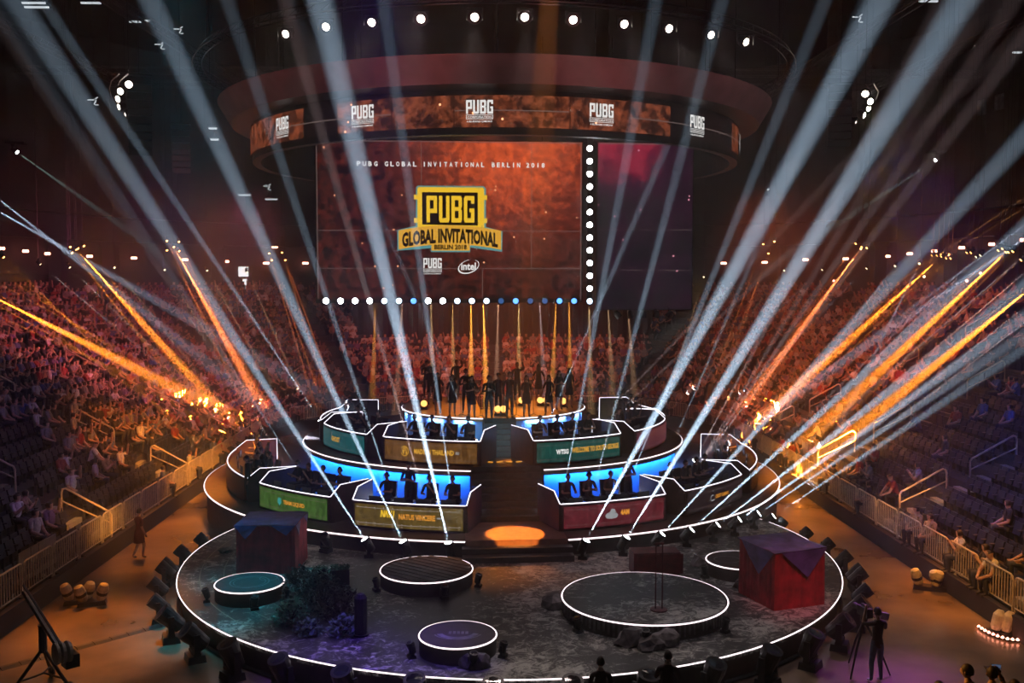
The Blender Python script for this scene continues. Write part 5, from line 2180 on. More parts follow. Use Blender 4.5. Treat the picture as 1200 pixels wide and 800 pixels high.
slots = []
for k in range(NROW):
    d = k * ROWD + .5
    z = Z0 + k * ROWH
    for side, ais in ((-1, AISL), (1, AISR)):
        y = YN + 1
        while y < YE:
            if all(abs(y - a) > .85 for a in ais):
                p, rz = place(side, y, d)
                slots.append((p.x, p.y, z, rz, k, side))
            y += .53
        rr = RC + d
        n_ = int(rr * pi / 2 / .53)
        for i in range(n_):
            a = pi / 2 * (i + .5) / n_
            if min(abs(a - pi / 6), abs(a - pi / 3)) * rr < .7:
                continue
            cx = CXL if side < 0 else CXR
            x, y = cx + side * rr * cos(a), YE + rr * sin(a)
            if k >= 10 and -11.3 < x < 11.8:
                continue
            slots.append((x, y, z, atan2(-side * cos(a), sin(a)), k, side))
    if k < 10:
        x = CXL
        while x < CXR:
            if abs(x + .3) > .6:
                slots.append((x, YE + RC + d, z, 0.0, k, -1 if x < 0 else 1))
            x += .53
vis = []
for s in slots:
    q = project((s[0], s[1], s[2] + .6))
    if q and -25 < q[0] < 1225 and q[1] < 830:
        vis.append((q[2], q[0], q[1], s))
vis.sort(key=lambda v: v[0])

sb = MB()
sb.box((0, .16, .64), (.47, .045, .46), Matrix.Rotation(R(-8), 3, 'X'), taper=.94)
seat_back = sb.mesh('seat_backrest', M['seat'])
sb = MB()
sb.box((0, .05, .58), (.44, .05, .40), Matrix.Rotation(R(-14), 3, 'X'))
seat_pan = sb.mesh('seat_pan', M['seat'])
sb = MB()
for s in (-1, 1):
    sb.box((s * .24, .12, .24), (.035, .09, .48))
    sb.box((s * .24, .02, .58), (.04, .26, .035))
sb.tube([(-.24, .12, .44), (.24, .12, .44)], .015, 5)
seat_leg = sb.mesh('seat_standard', M['steel'])
fm = MB()
fm.box((0, .16, .64), (.47, .05, .46))
fm.box((0, .06, .56), (.44, .06, .38))
fm.box((0, .12, .2), (.44, .08, .4))
rowc = {}
for i, (dist, px, py, s) in enumerate(vis[:300]):
    rowc[(s[4], s[5])] = rowc.get((s[4], s[5]), 0) + 1
    sd = 'green' if s[5] < 0 else 'crimson'
    t = thing('arena_seat', f'dark blue folding seat, {ORD[rowc[(s[4], s[5])] - 1]} from camera end, {ORD[s[4]]} row, {sd} booth side', 'seat', s[:3], s[3], f'folding seats near the camera, {sd} booth side')
    link('backrest', seat_back, t)
    link('seat_pan', seat_pan, t)
    link('standard', seat_leg, t)


def merge(name, src_v, src_f, src_m, places, mats, tints=None, kind_label=None):
    """many copies of one small shape joined into a single countless mass"""
    import numpy as np
    V0 = np.array(src_v, dtype=np.float64)
    n_ = len(V0)
    vs = np.empty((len(places) * n_, 3))
    for i, (x, y, z, rz, sc_) in enumerate(places):
        c, s = cos(rz), sin(rz)
        vs[i * n_:(i + 1) * n_, 0] = (V0[:, 0] * c - V0[:, 1] * s) * sc_ + x
        vs[i * n_:(i + 1) * n_, 1] = (V0[:, 0] * s + V0[:, 1] * c) * sc_ + y
        vs[i * n_:(i + 1) * n_, 2] = V0[:, 2] * sc_ + z
    fs = []
    for i in range(len(places)):
        o = i * n_
        fs += [tuple(o + q for q in f_) for f_ in src_f]
    me = bpy.data.meshes.new(name)
    me.from_pydata(vs.tolist(), [], fs)
    for m_ in mats:
        me.materials.append(m_)
    if src_m is not None:
        me.polygons.foreach_set('material_index', list(src_m) * len(places))
    if tints is not None:
        at = me.color_attributes.new('tint', 'FLOAT_COLOR', 'POINT')
        buf = np.repeat(np.array([(*t_, 1.0) for t_ in tints], dtype=np.float32), n_, axis=0)
        at.data.foreach_set('color', buf.ravel())
    me.update()
    return link(name, me)


for sd, nm in ((-1, 'green'), (1, 'crimson')):
    pl = [(*s[:4], 1.0) for (_, _, _, s) in vis[300:] if s[5] == sd]
    o = merge('seat_rows', fm.v, fm.f, None, pl, [M['seat']])
    tag(o, f'far rows of dark folding seats on the {nm} booth side of the bowl', 'seats', kind='stuff')

# spectators
SHIRTS = [('white', (.62, .60, .58), 3), ('grey', (.25, .25, .26), 3), ('black', (.025, .025, .03), 5), ('blue', (.07, .12, .32), 2), ('red', (.35, .05, .04), 1.4), ('tan', (.42, .30, .18), 1.6), ('violet', (.22, .12, .30), 1)]
SPOSE = [
    dict(),
    dict(armL=((-.26, -.1, .72), (-.1, -.32, .62)), armR=((.26, -.1, .72), (.1, -.32, .62))),
    dict(armL=((-.25, -.22, .74), (-.04, -.36, .95)), armR=((.25, -.22, .74), (.04, -.36, .95)), lean=.08),
    dict(armL=((-.27, -.05, .7), (-.14, -.3, .56)), armR=((.3, -.12, .98), (.22, -.2, 1.28)), lean=-.05),
    dict(lean=.35, armL=((-.25, -.36, .66), (-.12, -.5, .56)), armR=((.25, -.36, .66), (.12, -.5, .56))),
]
SPOSE[0] = dict(armL=((-.25, -.05, .70), (-.13, -.28, .58)), armR=((.25, -.05, .70), (.13, -.28, .58)))
for i, kw in enumerate(SPOSE):
    person_mesh(f'spec{i}', 0, True, sit=True, **kw)
    person_mesh(f'crowd{i}', 0, True, shirtmat='crowdshirt', sit=True, **kw)
wts = [s[2] for s in SHIRTS]
used = set()


def nearest_slot(px, py):
    best = min(range(len(vis)), key=lambda i: (vis[i][1] - px) ** 2 + (vis[i][2] - py) ** 2 if i not in used else 9e9)
    used.add(best)
    return vis[best]


def spectator(s, pose, colr, label, group):
    me, _ = person_mesh(f'spec{pose}')
    o = link('person', me, None, (s[0], s[1], s[2] + .01))
    o.rotation_euler = (0, 0, s[3] + random.uniform(-.35, .35))
    o.color = (*colr, 1)
    return tag(o, label, 'person', group)


NEAR = [
    (1068, 632, 1, 'tan', 'spectator in tan top leaning behind the crimson side barrier, nearest the golden handrail'),
    (1086, 634, 1, 'tan', 'spectator in tan top, second along the crimson side barrier from the golden handrail'),
    (1126, 652, 2, 'white', 'spectator in pale shirt with both hands raised at the crimson side barrier'),
    (1156, 662, 2, 'black', 'spectator in black at the crimson side barrier holding hands to the face'),
    (1174, 668, 4, 'white', 'spectator in pale shirt leaning forward at the crimson side barrier'),
    (1192, 676, 0, 'black', 'dark-clad spectator at the crimson side barrier, nearest the frame edge'),
    (1053, 575, 4, 'red', 'spectator in red top leaning forward alone among empty seats above the golden handrail'),
    (1085, 568, 2, 'grey', 'spectator in grey alone among empty seats above the crimson side handrail'),
    (1185, 612, 0, 'black', 'dark spectator alone among the blue lit seats near the frame edge'),
    (92, 584, 3, 'white', 'spectator in white cap and pale top with an arm out, above the golden handrail'),
    (30, 602, 2, 'tan', 'spectator in tan top seated alone high among empty seats near the frame edge'),
    (36, 618, 0, 'white', 'spectator in white shirt in the near green side rows, first of a close pair'),
    (54, 614, 3, 'violet', 'spectator in violet top in the near green side rows, second of a close pair'),
    (75, 560, 1, 'red', 'spectator in red top alone in the row above the white cap'),
    (110, 556, 0, 'white', 'spectator in white shirt warmly lit, below the densest green side rows'),
    (124, 548, 2, 'tan', 'spectator in tan top warmly lit beside the white shirt'),
    (137, 536, 3, 'white', 'warmly lit spectator in white shirt with one arm up on the green booth side'),
]
CD = {n_: c for n_, c, _ in SHIRTS}
for px, py, pose, cn, lab in NEAR:
    v = nearest_slot(px, py)
    spectator(v[3], pose, CD[cn], lab, None)
taken = []
for i, (dist, px, py, s) in enumerate(vis):
    if i in used:
        continue
    k = s[4]
    if s[5] < 0:
        pr = .03 if dist < 35 else .13 if dist < 39 else .62 if dist < 44 else .86
        if k < 3 and dist < 47:
            pr *= .12
        if k > 15:
            pr *= .75
    else:
        pr = .015 if dist < 37 else .09 if dist < 45 else .28 if dist < 55 else .78
        if k > 15:
            pr *= .6
    if dist > 66:
        pr = .88
    if random.random() < pr:
        taken.append((dist, px, py, s))
rowc = {}
for i, (dist, px, py, s) in enumerate(taken[:300 - len(NEAR)]):
    rowc[(s[4], s[5])] = rowc.get((s[4], s[5]), 0) + 1
    cn, c, _ = random.choices(SHIRTS, wts)[0]
    sd = 'green' if s[5] < 0 else 'crimson'
    blk = 'lower rows' if s[4] < 7 else 'middle rows' if s[4] < 13 else 'upper rows'
    spectator(s, random.randrange(5), c, f'seated spectator in {cn} top, {ORD[rowc[(s[4], s[5])] - 1]} along the {ORD[s[4]]} row, {sd} booth side', f'spectators in {cn}, {blk}, {sd} booth side stand')
rest = taken[300 - len(NEAR):]
for pose in range(5):
    me, _ = person_mesh(f'crowd{pose}')
    sv = [tuple(v.co) for v in me.vertices]
    sf = [tuple(p.vertices) for p in me.polygons]
    sm = [p.material_index for p in me.polygons]
    grp = [r for j, r in enumerate(rest) if j % 5 == pose]
    tint = [random.choices(SHIRTS, wts)[0][1] for _ in grp]
    o = merge('crowd', sv, sf, sm, [(r[3][0], r[3][1], r[3][2] + .01, r[3][3] + random.uniform(-.3, .3), 1.0) for r in grp], [M['skin'], M['crowdshirt'], M['pants'], M['shoe'], M['hair'], M['eye']], tint)
    tag(o, ['far seated crowd with hands on knees', 'far seated crowd with hands folded', 'far seated crowd with hands raised to the chin', 'far seated crowd with one arm up', 'far seated crowd leaning forward'][pose], 'crowd', kind='stuff')

# ================================================================== props on and around the round stage
def draped_crate(label, a, b, dep, ht, drop):
    """a, b: front foot corners; crimson pleated sides with a darker cloth pulled over the top into triangles"""
    a, b = Vector(a), Vector(b)
    u = (b - a)
    wd = u.length
    u.normalize()
    n_ = Vector((-u.y, u.x, 0))
    t = thing('draped_crate', label, 'crate', a, atan2(u.y, u.x))
    mb = MB()
    pts = []
    for (p, q, cnt) in (((0, 0), (wd, 0), 22), ((wd, 0), (wd, dep), 18), ((wd, dep), (0, dep), 22), ((0, dep), (0, 0), 18)):
        for k in range(cnt):
            x = p[0] + (q[0] - p[0]) * k / cnt
            y = p[1] + (q[1] - p[1]) * k / cnt
            o = .02 * (k % 2) + random.uniform(0, .012)
            nx, ny = (q[1] - p[1]), -(q[0] - p[0])
            l_ = hypot(nx, ny)
            pts.append((x + nx / l_ * o, y + ny / l_ * o))
    lo = [(x, y, .01) for x, y in pts] + [(pts[0][0], pts[0][1], .01)]
    hi = [(wd / 2 + (x - wd / 2) * .985, dep / 2 + (y - dep / 2) * .985, ht) for x, y in pts]
    hi.append(hi[0])
    mb.band(lo, hi)
    mb.build('pleated_cloth', M['redbox'], t)
    mb = MB()
    mb.box((wd / 2, dep / 2, ht / 2), (wd - .1, dep - .1, ht - .04))
    mb.build('box', M['rust'], t)
    # cover: sheet with hanging triangular corners
    mb = MB()
    e = .03
    c4 = [(-e, -e), (wd + e, -e), (wd + e, dep + e), (-e, dep + e)]
    g = 6
    top = []
    for j in range(g + 1):
        for i in range(g + 1):
            top.append((-e + (wd + 2 * e) * i / g, -e + (dep + 2 * e) * j / g, ht + .03 + random.uniform(-.012, .02)))
    mb.add(top, [(j * (g + 1) + i, j * (g + 1) + i + 1, (j + 1) * (g + 1) + i + 1, (j + 1) * (g + 1) + i) for j in range(g) for i in range(g)])
    for k in range(4):
        p, q = Vector((*c4[k], ht + .03)), Vector((*c4[(k + 1) % 4], ht + .03))
        for (f0, f1, fm_, dr) in drop:
            A_, B_, C_ = p.lerp(q, f0), p.lerp(q, f1), p.lerp(q, fm_) - Vector((0, 0, dr))
            nn = (q - p).normalized().cross(Vector((0, 0, 1)))
            mb.add([A_ + nn * .02, C_ + nn * .035, B_ + nn * .02, A_.lerp(C_, .5) + nn * .045], [(0, 3, 1), (0, 1, 2), (0, 3, 2)])
    mb.build('cover_cloth', M['drapebox'], t)
    return t


draped_crate('tall crate in dark red pleated cloth under a dark cover, green booth side', atZ(277, 672, DZ), atZ(346, 672, DZ), 1.75, 1.45, [(0, .38, .18, .42), (.6, 1, .85, .3)])
draped_crate('tall crate in bright red cloth under a purple triangular cover, crimson booth side', atZ(907, 716, DZ), atZ(966, 708, DZ), 1.7, 1.55, [(.12, 1, .62, .75)])
t = thing('low_crate', 'small dark red crate behind the widest round podium', 'crate', (*atZ(770, 674, DZ).xy, DZ), R(4))
mb = MB()
mb.box((0, .35, .34), (1.42, .7, .68))
mb.build('box', M['rust'], t)
for s in (-1, 1):
    mb = MB()
    mb.box((s * .36 + .1, -.012, .34), (.66, .03, .6))
    mb.build('front_panel', M['rust'], t)

# rocks and shrubs
RNG = random.Random(3)


def rock(p, s, label, group=None):
    bm = bmesh.new()
    bmesh.ops.create_icosphere(bm, subdivisions=2, radius=1)
    for v in bm.verts:
        k = 1 + RNG.uniform(-.22, .22)
        v.co = Vector((v.co.x * s[0] * k, v.co.y * s[1] * k, max(-.15 * s[2], v.co.z * s[2] * k)))
    me = bpy.data.meshes.new('rock')
    bm.to_mesh(me)
    bm.free()
    me.materials.append(M['rock'])
    o = link('rock', me, None, (p.x, p.y, p.z + .13 * s[2]))
    o.rotation_euler = (0, 0, RNG.uniform(0, 6))
    return tag(o, label, 'rock', group)


def shrub(p, r, h, n_, label, m_='leaf', leaf=.11):
    t = thing('shrub', label, 'shrub', p)
    mb = MB()
    for k in range(9):
        a = RNG.uniform(0, 6.28)
        mb.tube([(0, 0, 0), (.3 * r * cos(a), .3 * r * sin(a), h * .45), (.7 * r * cos(a), .7 * r * sin(a), h * RNG.uniform(.6, .95))], [.03, .02, .008], 4)
    mb.build('branches', M['bark'], t)
    mb = MB()
    for k in range(n_):
        a, el, q = RNG.uniform(0, 6.28), RNG.uniform(-.1, 1.5), RNG.uniform(.6, 1.0)
        c = Vector((r * q * cos(a) * cos(el), r * q * sin(a) * cos(el), max(.05, h * q * abs(sin(el)))))
        rot = Matrix.Rotation(RNG.uniform(0, 6.28), 3, 'Z') @ Matrix.Rotation(RNG.uniform(-1.1, 1.1), 3, 'X')
        l_ = leaf * RNG.uniform(.7, 1.4)
        mb.add([c + rot @ Vector(v) for v in ((0, 0, 0), (l_ * .4, l_ * .5, l_ * .12), (0, l_, 0), (-l_ * .4, l_ * .5, l_ * .12))], [(0, 1, 2), (0, 2, 3)])
    o = mb.build('foliage', M[m_], t)
    o['kind'] = 'stuff'
    return t


PG = lambda px, py: atZ(px, py, DZ)
shrub(PG(342, 728), .55, .6, 420, 'teal lit leafy shrub at the front of the dark thicket')
shrub(PG(362, 742), .38, .38, 260, 'small teal lit shrub lowest in front of the thicket')
shrub(PG(378, 712), .8, 1.0, 620, 'tall dark shrub in the middle of the thicket', 'bark')
shrub(PG(400, 722), .6, .75, 420, 'dark shrub at the thicket edge towards the small wreath-marked podium', 'bark')
shrub(PG(355, 700), .7, .9, 500, 'dark shrub behind the teal lit shrub', 'bark')
shrub(PG(404, 742), .45, .45, 320, 'low shrub with pale leaves at the thicket foot')
shrub(PG(375, 684), .55, .5, 360, 'dim grey-leaved shrub farthest back in the thicket')
p = PG(399, 683)
t = thing('stump_box', 'small dark box with mossy top behind the thicket', 'box', p, .2)
mb = MB()
mb.box((0, 0, .22), (.5, .45, .44))
mb.build('box', M['rubber'], t)
mb = MB()
for k in range(90):
    c = Vector((RNG.uniform(-.27, .27), RNG.uniform(-.24, .24), .45))
    rot = Matrix.Rotation(RNG.uniform(0, 6.28), 3, 'Z') @ Matrix.Rotation(RNG.uniform(.2, 1.1), 3, 'X')
    mb.add([c + rot @ Vector(v) for v in ((0, 0, 0), (.04, .05, 0), (0, .11, 0), (-.04, .05, 0))], [(0, 1, 2), (0, 2, 3)])
tag(mb.build('moss', M['leaf'], t), kind='stuff')
p = PG(423, 744)
t = thing('dark_post', 'short dark round-topped post at the thicket end', 'post', p)
mb = MB()
mb.lathe([(.16, 0), (.16, .95), (.1, 1.05), (.02, 1.08)], 12)
mb.build('post', M['rubber'], t)
mb = MB()
mb.lathe([(.2, 0), (.2, .05)], 12)
mb.build('foot', M['dark'], t)
for (px, py, s, lab) in ((548, 781, (.2, .2, .26), 'small speckled rock at the foot of the wreath-marked podium'), (563, 780, (.3, .26, .3), 'larger speckled rock at the foot of the wreath-marked podium'),
                         (742, 752, (.52, .36, .34), 'speckled rock at the front of the widest podium'), (780, 752, (.45, .36, .3), 'speckled rock at the front of the widest podium, towards the red crate'),
                         (764, 758, (.4, .3, .24), 'low speckled rock between two larger ones before the widest podium'), (648, 711, (.32, .3, .32), 'speckled rock at the side of the widest podium'),
                         (265, 645, (.3, .24, .12), 'flat dark stone near the rim by the dark red crate'), (858, 660, (.3, .3, .26), 'dark rock between the two-ring podium and the widest podium'),
                         (818, 662, (.26, .24, .28), 'dark rock beside the small dark red crate'), (880, 690, (.5, .4, .35), 'grey rock at the side of the red and purple crate')):
    rock(PG(px, py), s, lab)

# twin floor lamps with ivory shells on either side of the arena
for (pts, nm) in (((((92, 706), 0), ((108, 708), 1))), 'green'), ((((1086, 690), 0), ((1108, 692), 1)), 'crimson'):
    for (px, py), k in pts:
        p = atZ(px, py, 0)
        t = thing('twin_floor_lamp', f'low twin-headed ivory floor lamp on the {nm} booth side floor, {ORD[k]} of two', 'stage lamp', p, .3 if nm == 'green' else -.4)
        mb = MB()
        mb.box((0, 0, .06), (.8, .4, .12), taper=.92)
        mb.build('base', M['lamphouse'], t)
        for s in (-1, 1):
            mb = MB()
            rot = Matrix.Rotation(R(16 * s), 3, 'Y') @ Matrix.Rotation(R(14), 3, 'X')
            mb.lathe([(.10, 0), (.15, .1), (.16, .4), (.12, .52), (.05, .55)], 12, (s * .22, 0, .12), rot)
            h = mb.build('head', M['ivory'], t)
            mb = MB()
            mb.lathe([(.155, .2), (.165, .22), (.165, .28), (.155, .3)], 12, (s * .22, 0, .12), rot)
            mb.build('band', M['dark'], h)
# unlit pair at the frame edge
for k, (px, py) in enumerate(((18, 700), (44, 696), (1166, 742), (1178, 744))):
    p = atZ(px, py, 0)
    t = thing('floor_lamp', ['dim floor lamp in the shadow by the camera crane, nearest the frame edge', 'dim floor lamp in the shadow by the camera crane', 'dim floor lamp behind the glowing rope light', 'second dim floor lamp behind the glowing rope light'][k], 'stage lamp', p)
    mb = MB()
    mb.box((0, 0, .05), (.4, .35, .1))
    mb.build('base', M['lamphouse'], t)
    mb = MB()
    mb.lathe([(.10, 0), (.15, .1), (.16, .42), (.08, .56)], 12, (0, 0, .1), Matrix.Rotation(R(15), 3, 'Y'))
    mb.build('head', M['ivory'], t)

# rope light on the floor
t = thing('rope_light', 'glowing pinkish rope light lying on the floor before the crimson side stand', 'light')
rp = [atZ(px, py, .04) for px, py in ((1147, 735), (1156, 741), (1168, 746), (1182, 750), (1196, 751), (1212, 752))]
mb = MB()
mb.tube(rp, .03, 6)
mb.build('rope', M['rubber'], t)
for k in range(13):
    f_ = k / 12 * 4.99
    i = int(f_)
    q = rp[i].lerp(rp[i + 1], f_ - i)
    mb = MB()
    mb.lathe([(.001, -.05), (.05, 0), (.001, .05)], 6, (q.x, q.y, q.z + .03))
    mb.build('bulb', M['lens_red'], t)

# floor cable cover
a, b = atZ(0, 784, .0), atZ(205, 728, 0)
u = (b - a)
t = thing('cable_ramp', 'dark low cable ramp crossing the orange lit floor', 'cable ramp', a, atan2(u.y, u.x))
for k in range(10):
    mb = MB()
    L_ = u.length / 10
    mb.add([(k * L_, -.16, 0), ((k + 1) * L_ - .02, -.16, 0), ((k + 1) * L_ - .02, .16, 0), (k * L_, .16, 0), (k * L_, -.06, .05), ((k + 1) * L_ - .02, -.06, .05), ((k + 1) * L_ - .02, .06, .05), (k * L_, .06, .05)],
           [(0, 1, 5, 4), (4, 5, 6, 7), (7, 6, 2, 3), (0, 4, 7, 3), (1, 2, 6, 5)])
    mb.build('section', M['rubber'], t)

# camera crane at the near corner
p = atZ(52, 808, 0)
t = thing('camera_crane', 'dark camera crane with round weights and tripod base at the near floor corner', 'camera crane', p, 2.3)
for a in (90, 210, 330):
    mb = MB()
    mb.tube([(0, 0, 1.0), (.75 * cos(R(a)), .75 * sin(R(a)), .1)], .04, 6)
    mb.tube([(0, 0, .4), (.55 * cos(R(a)), .55 * sin(R(a)), .34)], .025, 5)
    mb.build('leg', M['dark'], t)
    mb = MB()
    mb.lathe([(.13, -.04), (.15, 0), (.13, .04)], 12, (.75 * cos(R(a)), .75 * sin(R(a)), .15), Matrix.Rotation(R(90), 3, 'X'))
    mb.build('wheel', M['rubber'], t)
mb = MB()
mb.lathe([(.09, .9), (.09, 1.5), (.12, 1.55)], 10)
mb.build('column', M['dark'], t)
mb = MB()
mb.tube([(-1.2, 0, 1.25), (0, 0, 1.6), (1.3, 0, 2.0)], .06, 6)
mb.tube([(-1.2, 0, 1.43), (0, 0, 1.8), (1.3, 0, 2.18)], .03, 5)
mb.build('arm', M['steel'], t)
for k in range(3):
    mb = MB()
    mb.lathe([(.20, -.04), (.24, -.03), (.24, .03), (.2, .04), (.06, .05)], 16, (-1.15, -.18 + k * .13, 1.2), Matrix.Rotation(R(90), 3, 'X'))
    mb.build('weight', M['panelgrey'], t)
mb = MB()
mb.box((-.9, -.3, .9), (.35, .3, .3))
mb.tube([(-.9, -.3, .9), (-.5, -.1, 1.3)], .03, 5)
mb.build('monitor', M['dark'], t)
for k, (px, py) in enumerate(((5, 655), (30, 660), (62, 668))):
    q = atZ(px, py, 1.0)
    t = thing('grey_board', f'upright grey board behind the barrier by the camera crane, {ORD[k]} of three', 'board', (XL - .55 - .02 * k, q.y, Z0 + .02), pi / 2)
    mb = MB()
    mb.box((0, 0, .62), (1.15, .05, .9))
    mb.build('panel', M['panelgrey'], t)
    for s in (-1, 1):
        mb = MB()
        mb.box((s * .5, 0, .3), (.06, .07, .6))
        mb.build('leg', M['dark'], t)

# ================================================================== single people on the floor
p = atZ(1027, 799, 0)
person('cameraman in black shirt and blue jeans filming from the floor near the purple light', p, pi + R(12), 'operator', None, (.018, .016, .018), pants='jeans', shoe='whiteshoe', hands=True,
       armL=((-.30, -.14, 1.20), (-.22, -.38, 1.36)), armR=((.29, -.16, 1.36), (.17, -.24, 1.62)), legL=((-.10, -.03, .49), (-.10, .03, .085)), legR=((.13, -.02, .49), (.15, .02, .085)), scale=1.02)
cv = Vector((sin(pi + R(12)), -cos(pi + R(12)), 0))
cx_ = Vector((cv.y, -cv.x, 0))
tp = p + cv * .55 + Vector((.0, 0, 0))
t = thing('video_camera', 'video camera on a black tripod in front of the cameraman in jeans', 'camera', tp, pi + R(12))
for a in (30, 150, 270):
    mb = MB()
    mb.tube([(0, 0, 1.3), (.34 * cos(R(a)), .34 * sin(R(a)), .7), (.62 * cos(R(a)), .62 * sin(R(a)), .02)], [.035, .03, .02], 6)
    mb.build('leg', M['dark'], t)
mb = MB()
mb.lathe([(.07, 1.28), (.09, 1.36), (.06, 1.42)], 10)
mb.build('head', M['dark'], t)
mb = MB()
mb.box((0, .02, 1.54), (.16, .42, .22))
mb.box((0, .02, 1.68), (.05, .26, .05))
mb.build('body', M['lamphouse'], t)
mb = MB()
mb.lathe([(.05, 0), (.06, .1), (.085, .2), (.085, .26)], 12, (0, -.18, 1.54), Matrix.Rotation(R(90), 3, 'X'))
mb.build('lens', M['lamphouse'], t)
mb = MB()
mb.box((-.46, .1, 1.42), (.22, .12, .16), Matrix.Rotation(R(-15), 3, 'Y'))
mb.tube([(-.36, .1, 1.44), (-.08, .06, 1.5)], .018, 5)
mb.build('viewfinder', M['flag'], t)

p = atZ(164, 655, 0)
person('person in dark red skirt walking on the floor along the green side barrier', p, R(150), 'walker', None, (.09, .015, .02), female=True, skirt=True, long=False,
       legL=((-.09, -.12, .5), (-.09, -.05, .1)), legR=((.1, .0, .49), (.1, .2, .13)), armL=((-.24, .1, 1.15), (-.25, -.02, .92)), armR=((.24, -.1, 1.15), (.22, -.2, .95)))
p = atZ(290, 588, T1)
person('guard in dark suit standing at the lower tier edge by the green booth', p, R(-60), 'guard', None, (.015, .015, .02), short_sleeve=False)
p = atZ(303, 583, T1)
person('second dark figure standing behind the guard by the green booth', p, R(20), 'guard2', None, (.02, .015, .02), short_sleeve=False, armL=((-.25, -.08, 1.13), (-.04, -.26, 1.2)), armR=((.25, -.08, 1.13), (.05, -.28, 1.23)))
for k, (px, py, v, lab) in enumerate(((704, 771, 0, 'dark standing person in front of the round stage rim below the widest podium'), (783, 764, 1, 'dark standing person with a small camera in front of the round stage rim'))):
    p = atZ(px, py, 1.74)
    p.z = 0
    person(lab, p, R(180 - 10 * k), f'rim{v}', None, (.03, .012, .015), short_sleeve=False, hands=True,
           **(dict(armL=((-.26, -.1, 1.14), (-.06, -.3, 1.3)), armR=((.26, -.1, 1.14), (.06, -.3, 1.32))) if v else {}))
    if v:
        d = Vector((sin(R(170)), -cos(R(170)), 0))
        t = thing('stills_camera', 'small camera with lit rear screen held by the person at the rim', 'camera', p + d * .42 + Vector((0, 0, 1.37)), R(170))
        mb = MB()
        mb.box((0, 0, 0), (.14, .07, .1))
        mb.build('body', M['dark'], t)
        mb = MB()
        mb.lathe([(.035, 0), (.04, .1)], 10, (0, -.03, 0), Matrix.Rotation(R(90), 3, 'X'))
        mb.build('lens', M['dark'], t)
        mb = MB()
        mb.box((0, .037, 0), (.08, .004, .055))
        mb.build('screen', M['phone'], t)

# spectators of the near stand, cut by the frame's foot
NZ = 2.55
for k, (px, py, rz, lab, kw) in enumerate((
        (1135, 786, R(-128), 'spectator in black in the near stand turning the lit face aside', dict(yaw=-.2)),
        (1163, 789, R(170), 'spectator in dark cap in the near stand raising a phone with one arm', dict(cap=True, armL=((-.30, -.10, 1.30), (-.16, -.16, 1.58)))),
        (1190, 804, R(185), 'spectator in dark top at the near corner, lowest in the frame', dict()),
        (1101, 806, R(175), 'dark haired spectator in the near stand nearest the purple lit floor', dict()))):
    q = atD(px, py, 15.6 + .4 * (k == 2))
    person(lab, (q.x, q.y, q.z - 1.66), rz, f'near{k}', None, (.02, .022, .02) if k else (.015, .018, .014), hands=True, short_sleeve=True, **kw)
    if k == 1:
        rot = Matrix.Rotation(rz, 3, 'Z')
        w_ = rot @ Vector((-.12, -.21, 1.70))
        t = thing('phone', 'dark phone held up by the spectator in the cap', 'phone', Vector((q.x, q.y, q.z - 1.66)) + w_, rz)
        mb = MB()
        mb.box((0, 0, 0), (.15, .012, .075))
        mb.build('case', M['dark'], t)
        mb = MB()
        mb.box((0, .008, 0), (.135, .003, .066))
        mb.build('screen', M['monitor_glow'], t)
        w_ = rot @ Vector((-.185, -.14, 1.53))
        mb = MB()
        mb.lathe([(.04, -.02), (.043, 0), (.04, .02)], 12, cap=False)
        o = mb.build('wristband', M['flag'], loc=Vector((q.x, q.y, q.z - 1.66)) + w_)
        o.rotation_euler = (.3, -.4, 0)
        tag(o, 'pale band on the raised wrist in the near stand', 'wristband')
zz = min(atD(1135, 786, 15.6).z, atD(1163, 789, 15.6).z) - 1.66
for k, (y0, y1, dz) in enumerate(((13.2, 16.4, 0), (10.0, 13.2, .4))):
    mb = MB()
    mb.box((6.5, (y0 + y1) / 2, (zz + dz) / 2), (7.0, y1 - y0, zz + dz))
    tag(mb.build('near_terrace_floor', M['concrete']), 'concrete step of the near stand below the frame', kind='structure')

# ================================================================== rig high up
def truss(label, a, b, group):
    a, b = Vector(a), Vector(b)
    u = (b - a).normalized()
    s = u.cross(Vector((0, 0, 1))).normalized() * .22
    t = thing('ceiling_truss', label, 'truss', (0, 0, 0), 0, group)
    L_ = (b - a).length
    cs = [s + Vector((0, 0, .2)), -s + Vector((0, 0, .2)), s - Vector((0, 0, .2)), -s - Vector((0, 0, .2))]
    for c in cs:
        mb = MB()
        mb.tube([a + c, b + c], .03, 5)
        mb.build('chord', M['steel'], t)
    mb = MB()
    n_ = int(L_ / .6)
    for k in range(n_):
        p, q = a + u * (L_ * k / n_), a + u * (L_ * (k + 1) / n_)
        for c, d in ((cs[0], cs[2]), (cs[1], cs[3]), (cs[0], cs[1])):
            mb.tube([p + c, q + d], .014, 3)
    tag(mb.build('lacing', M['steel'], t), kind='stuff')
    for p in (a.lerp(b, .15), a.lerp(b, .85)):
        mb = MB()
        mb.tube([p, Vector((p.x, p.y, 27))], .02, 4)
        mb.build('hanging_cable', M['dark'], t)


truss('long ceiling truss over the green booth side stand', (-17, 26, 21.0), (-14.5, 62, 20.5), 'ceiling trusses')
truss('long ceiling truss over the crimson booth side stand', (17, 26, 21.0), (15.5, 62, 20.5), 'ceiling trusses')
truss('ceiling truss crossing behind the ring', (-30, 62, 22.5), (30, 62, 22.5), 'ceiling trusses')
truss('ceiling truss crossing in front of the far drape', (-30, 74, 24), (30, 74, 24), 'ceiling trusses')
truss('short outer ceiling truss over the green booth side', (-24, 40, 21.5), (-22, 60, 21), 'ceiling trusses')
truss('short outer ceiling truss over the crimson booth side', (24, 40, 21.5), (22, 60, 21), 'ceiling trusses')


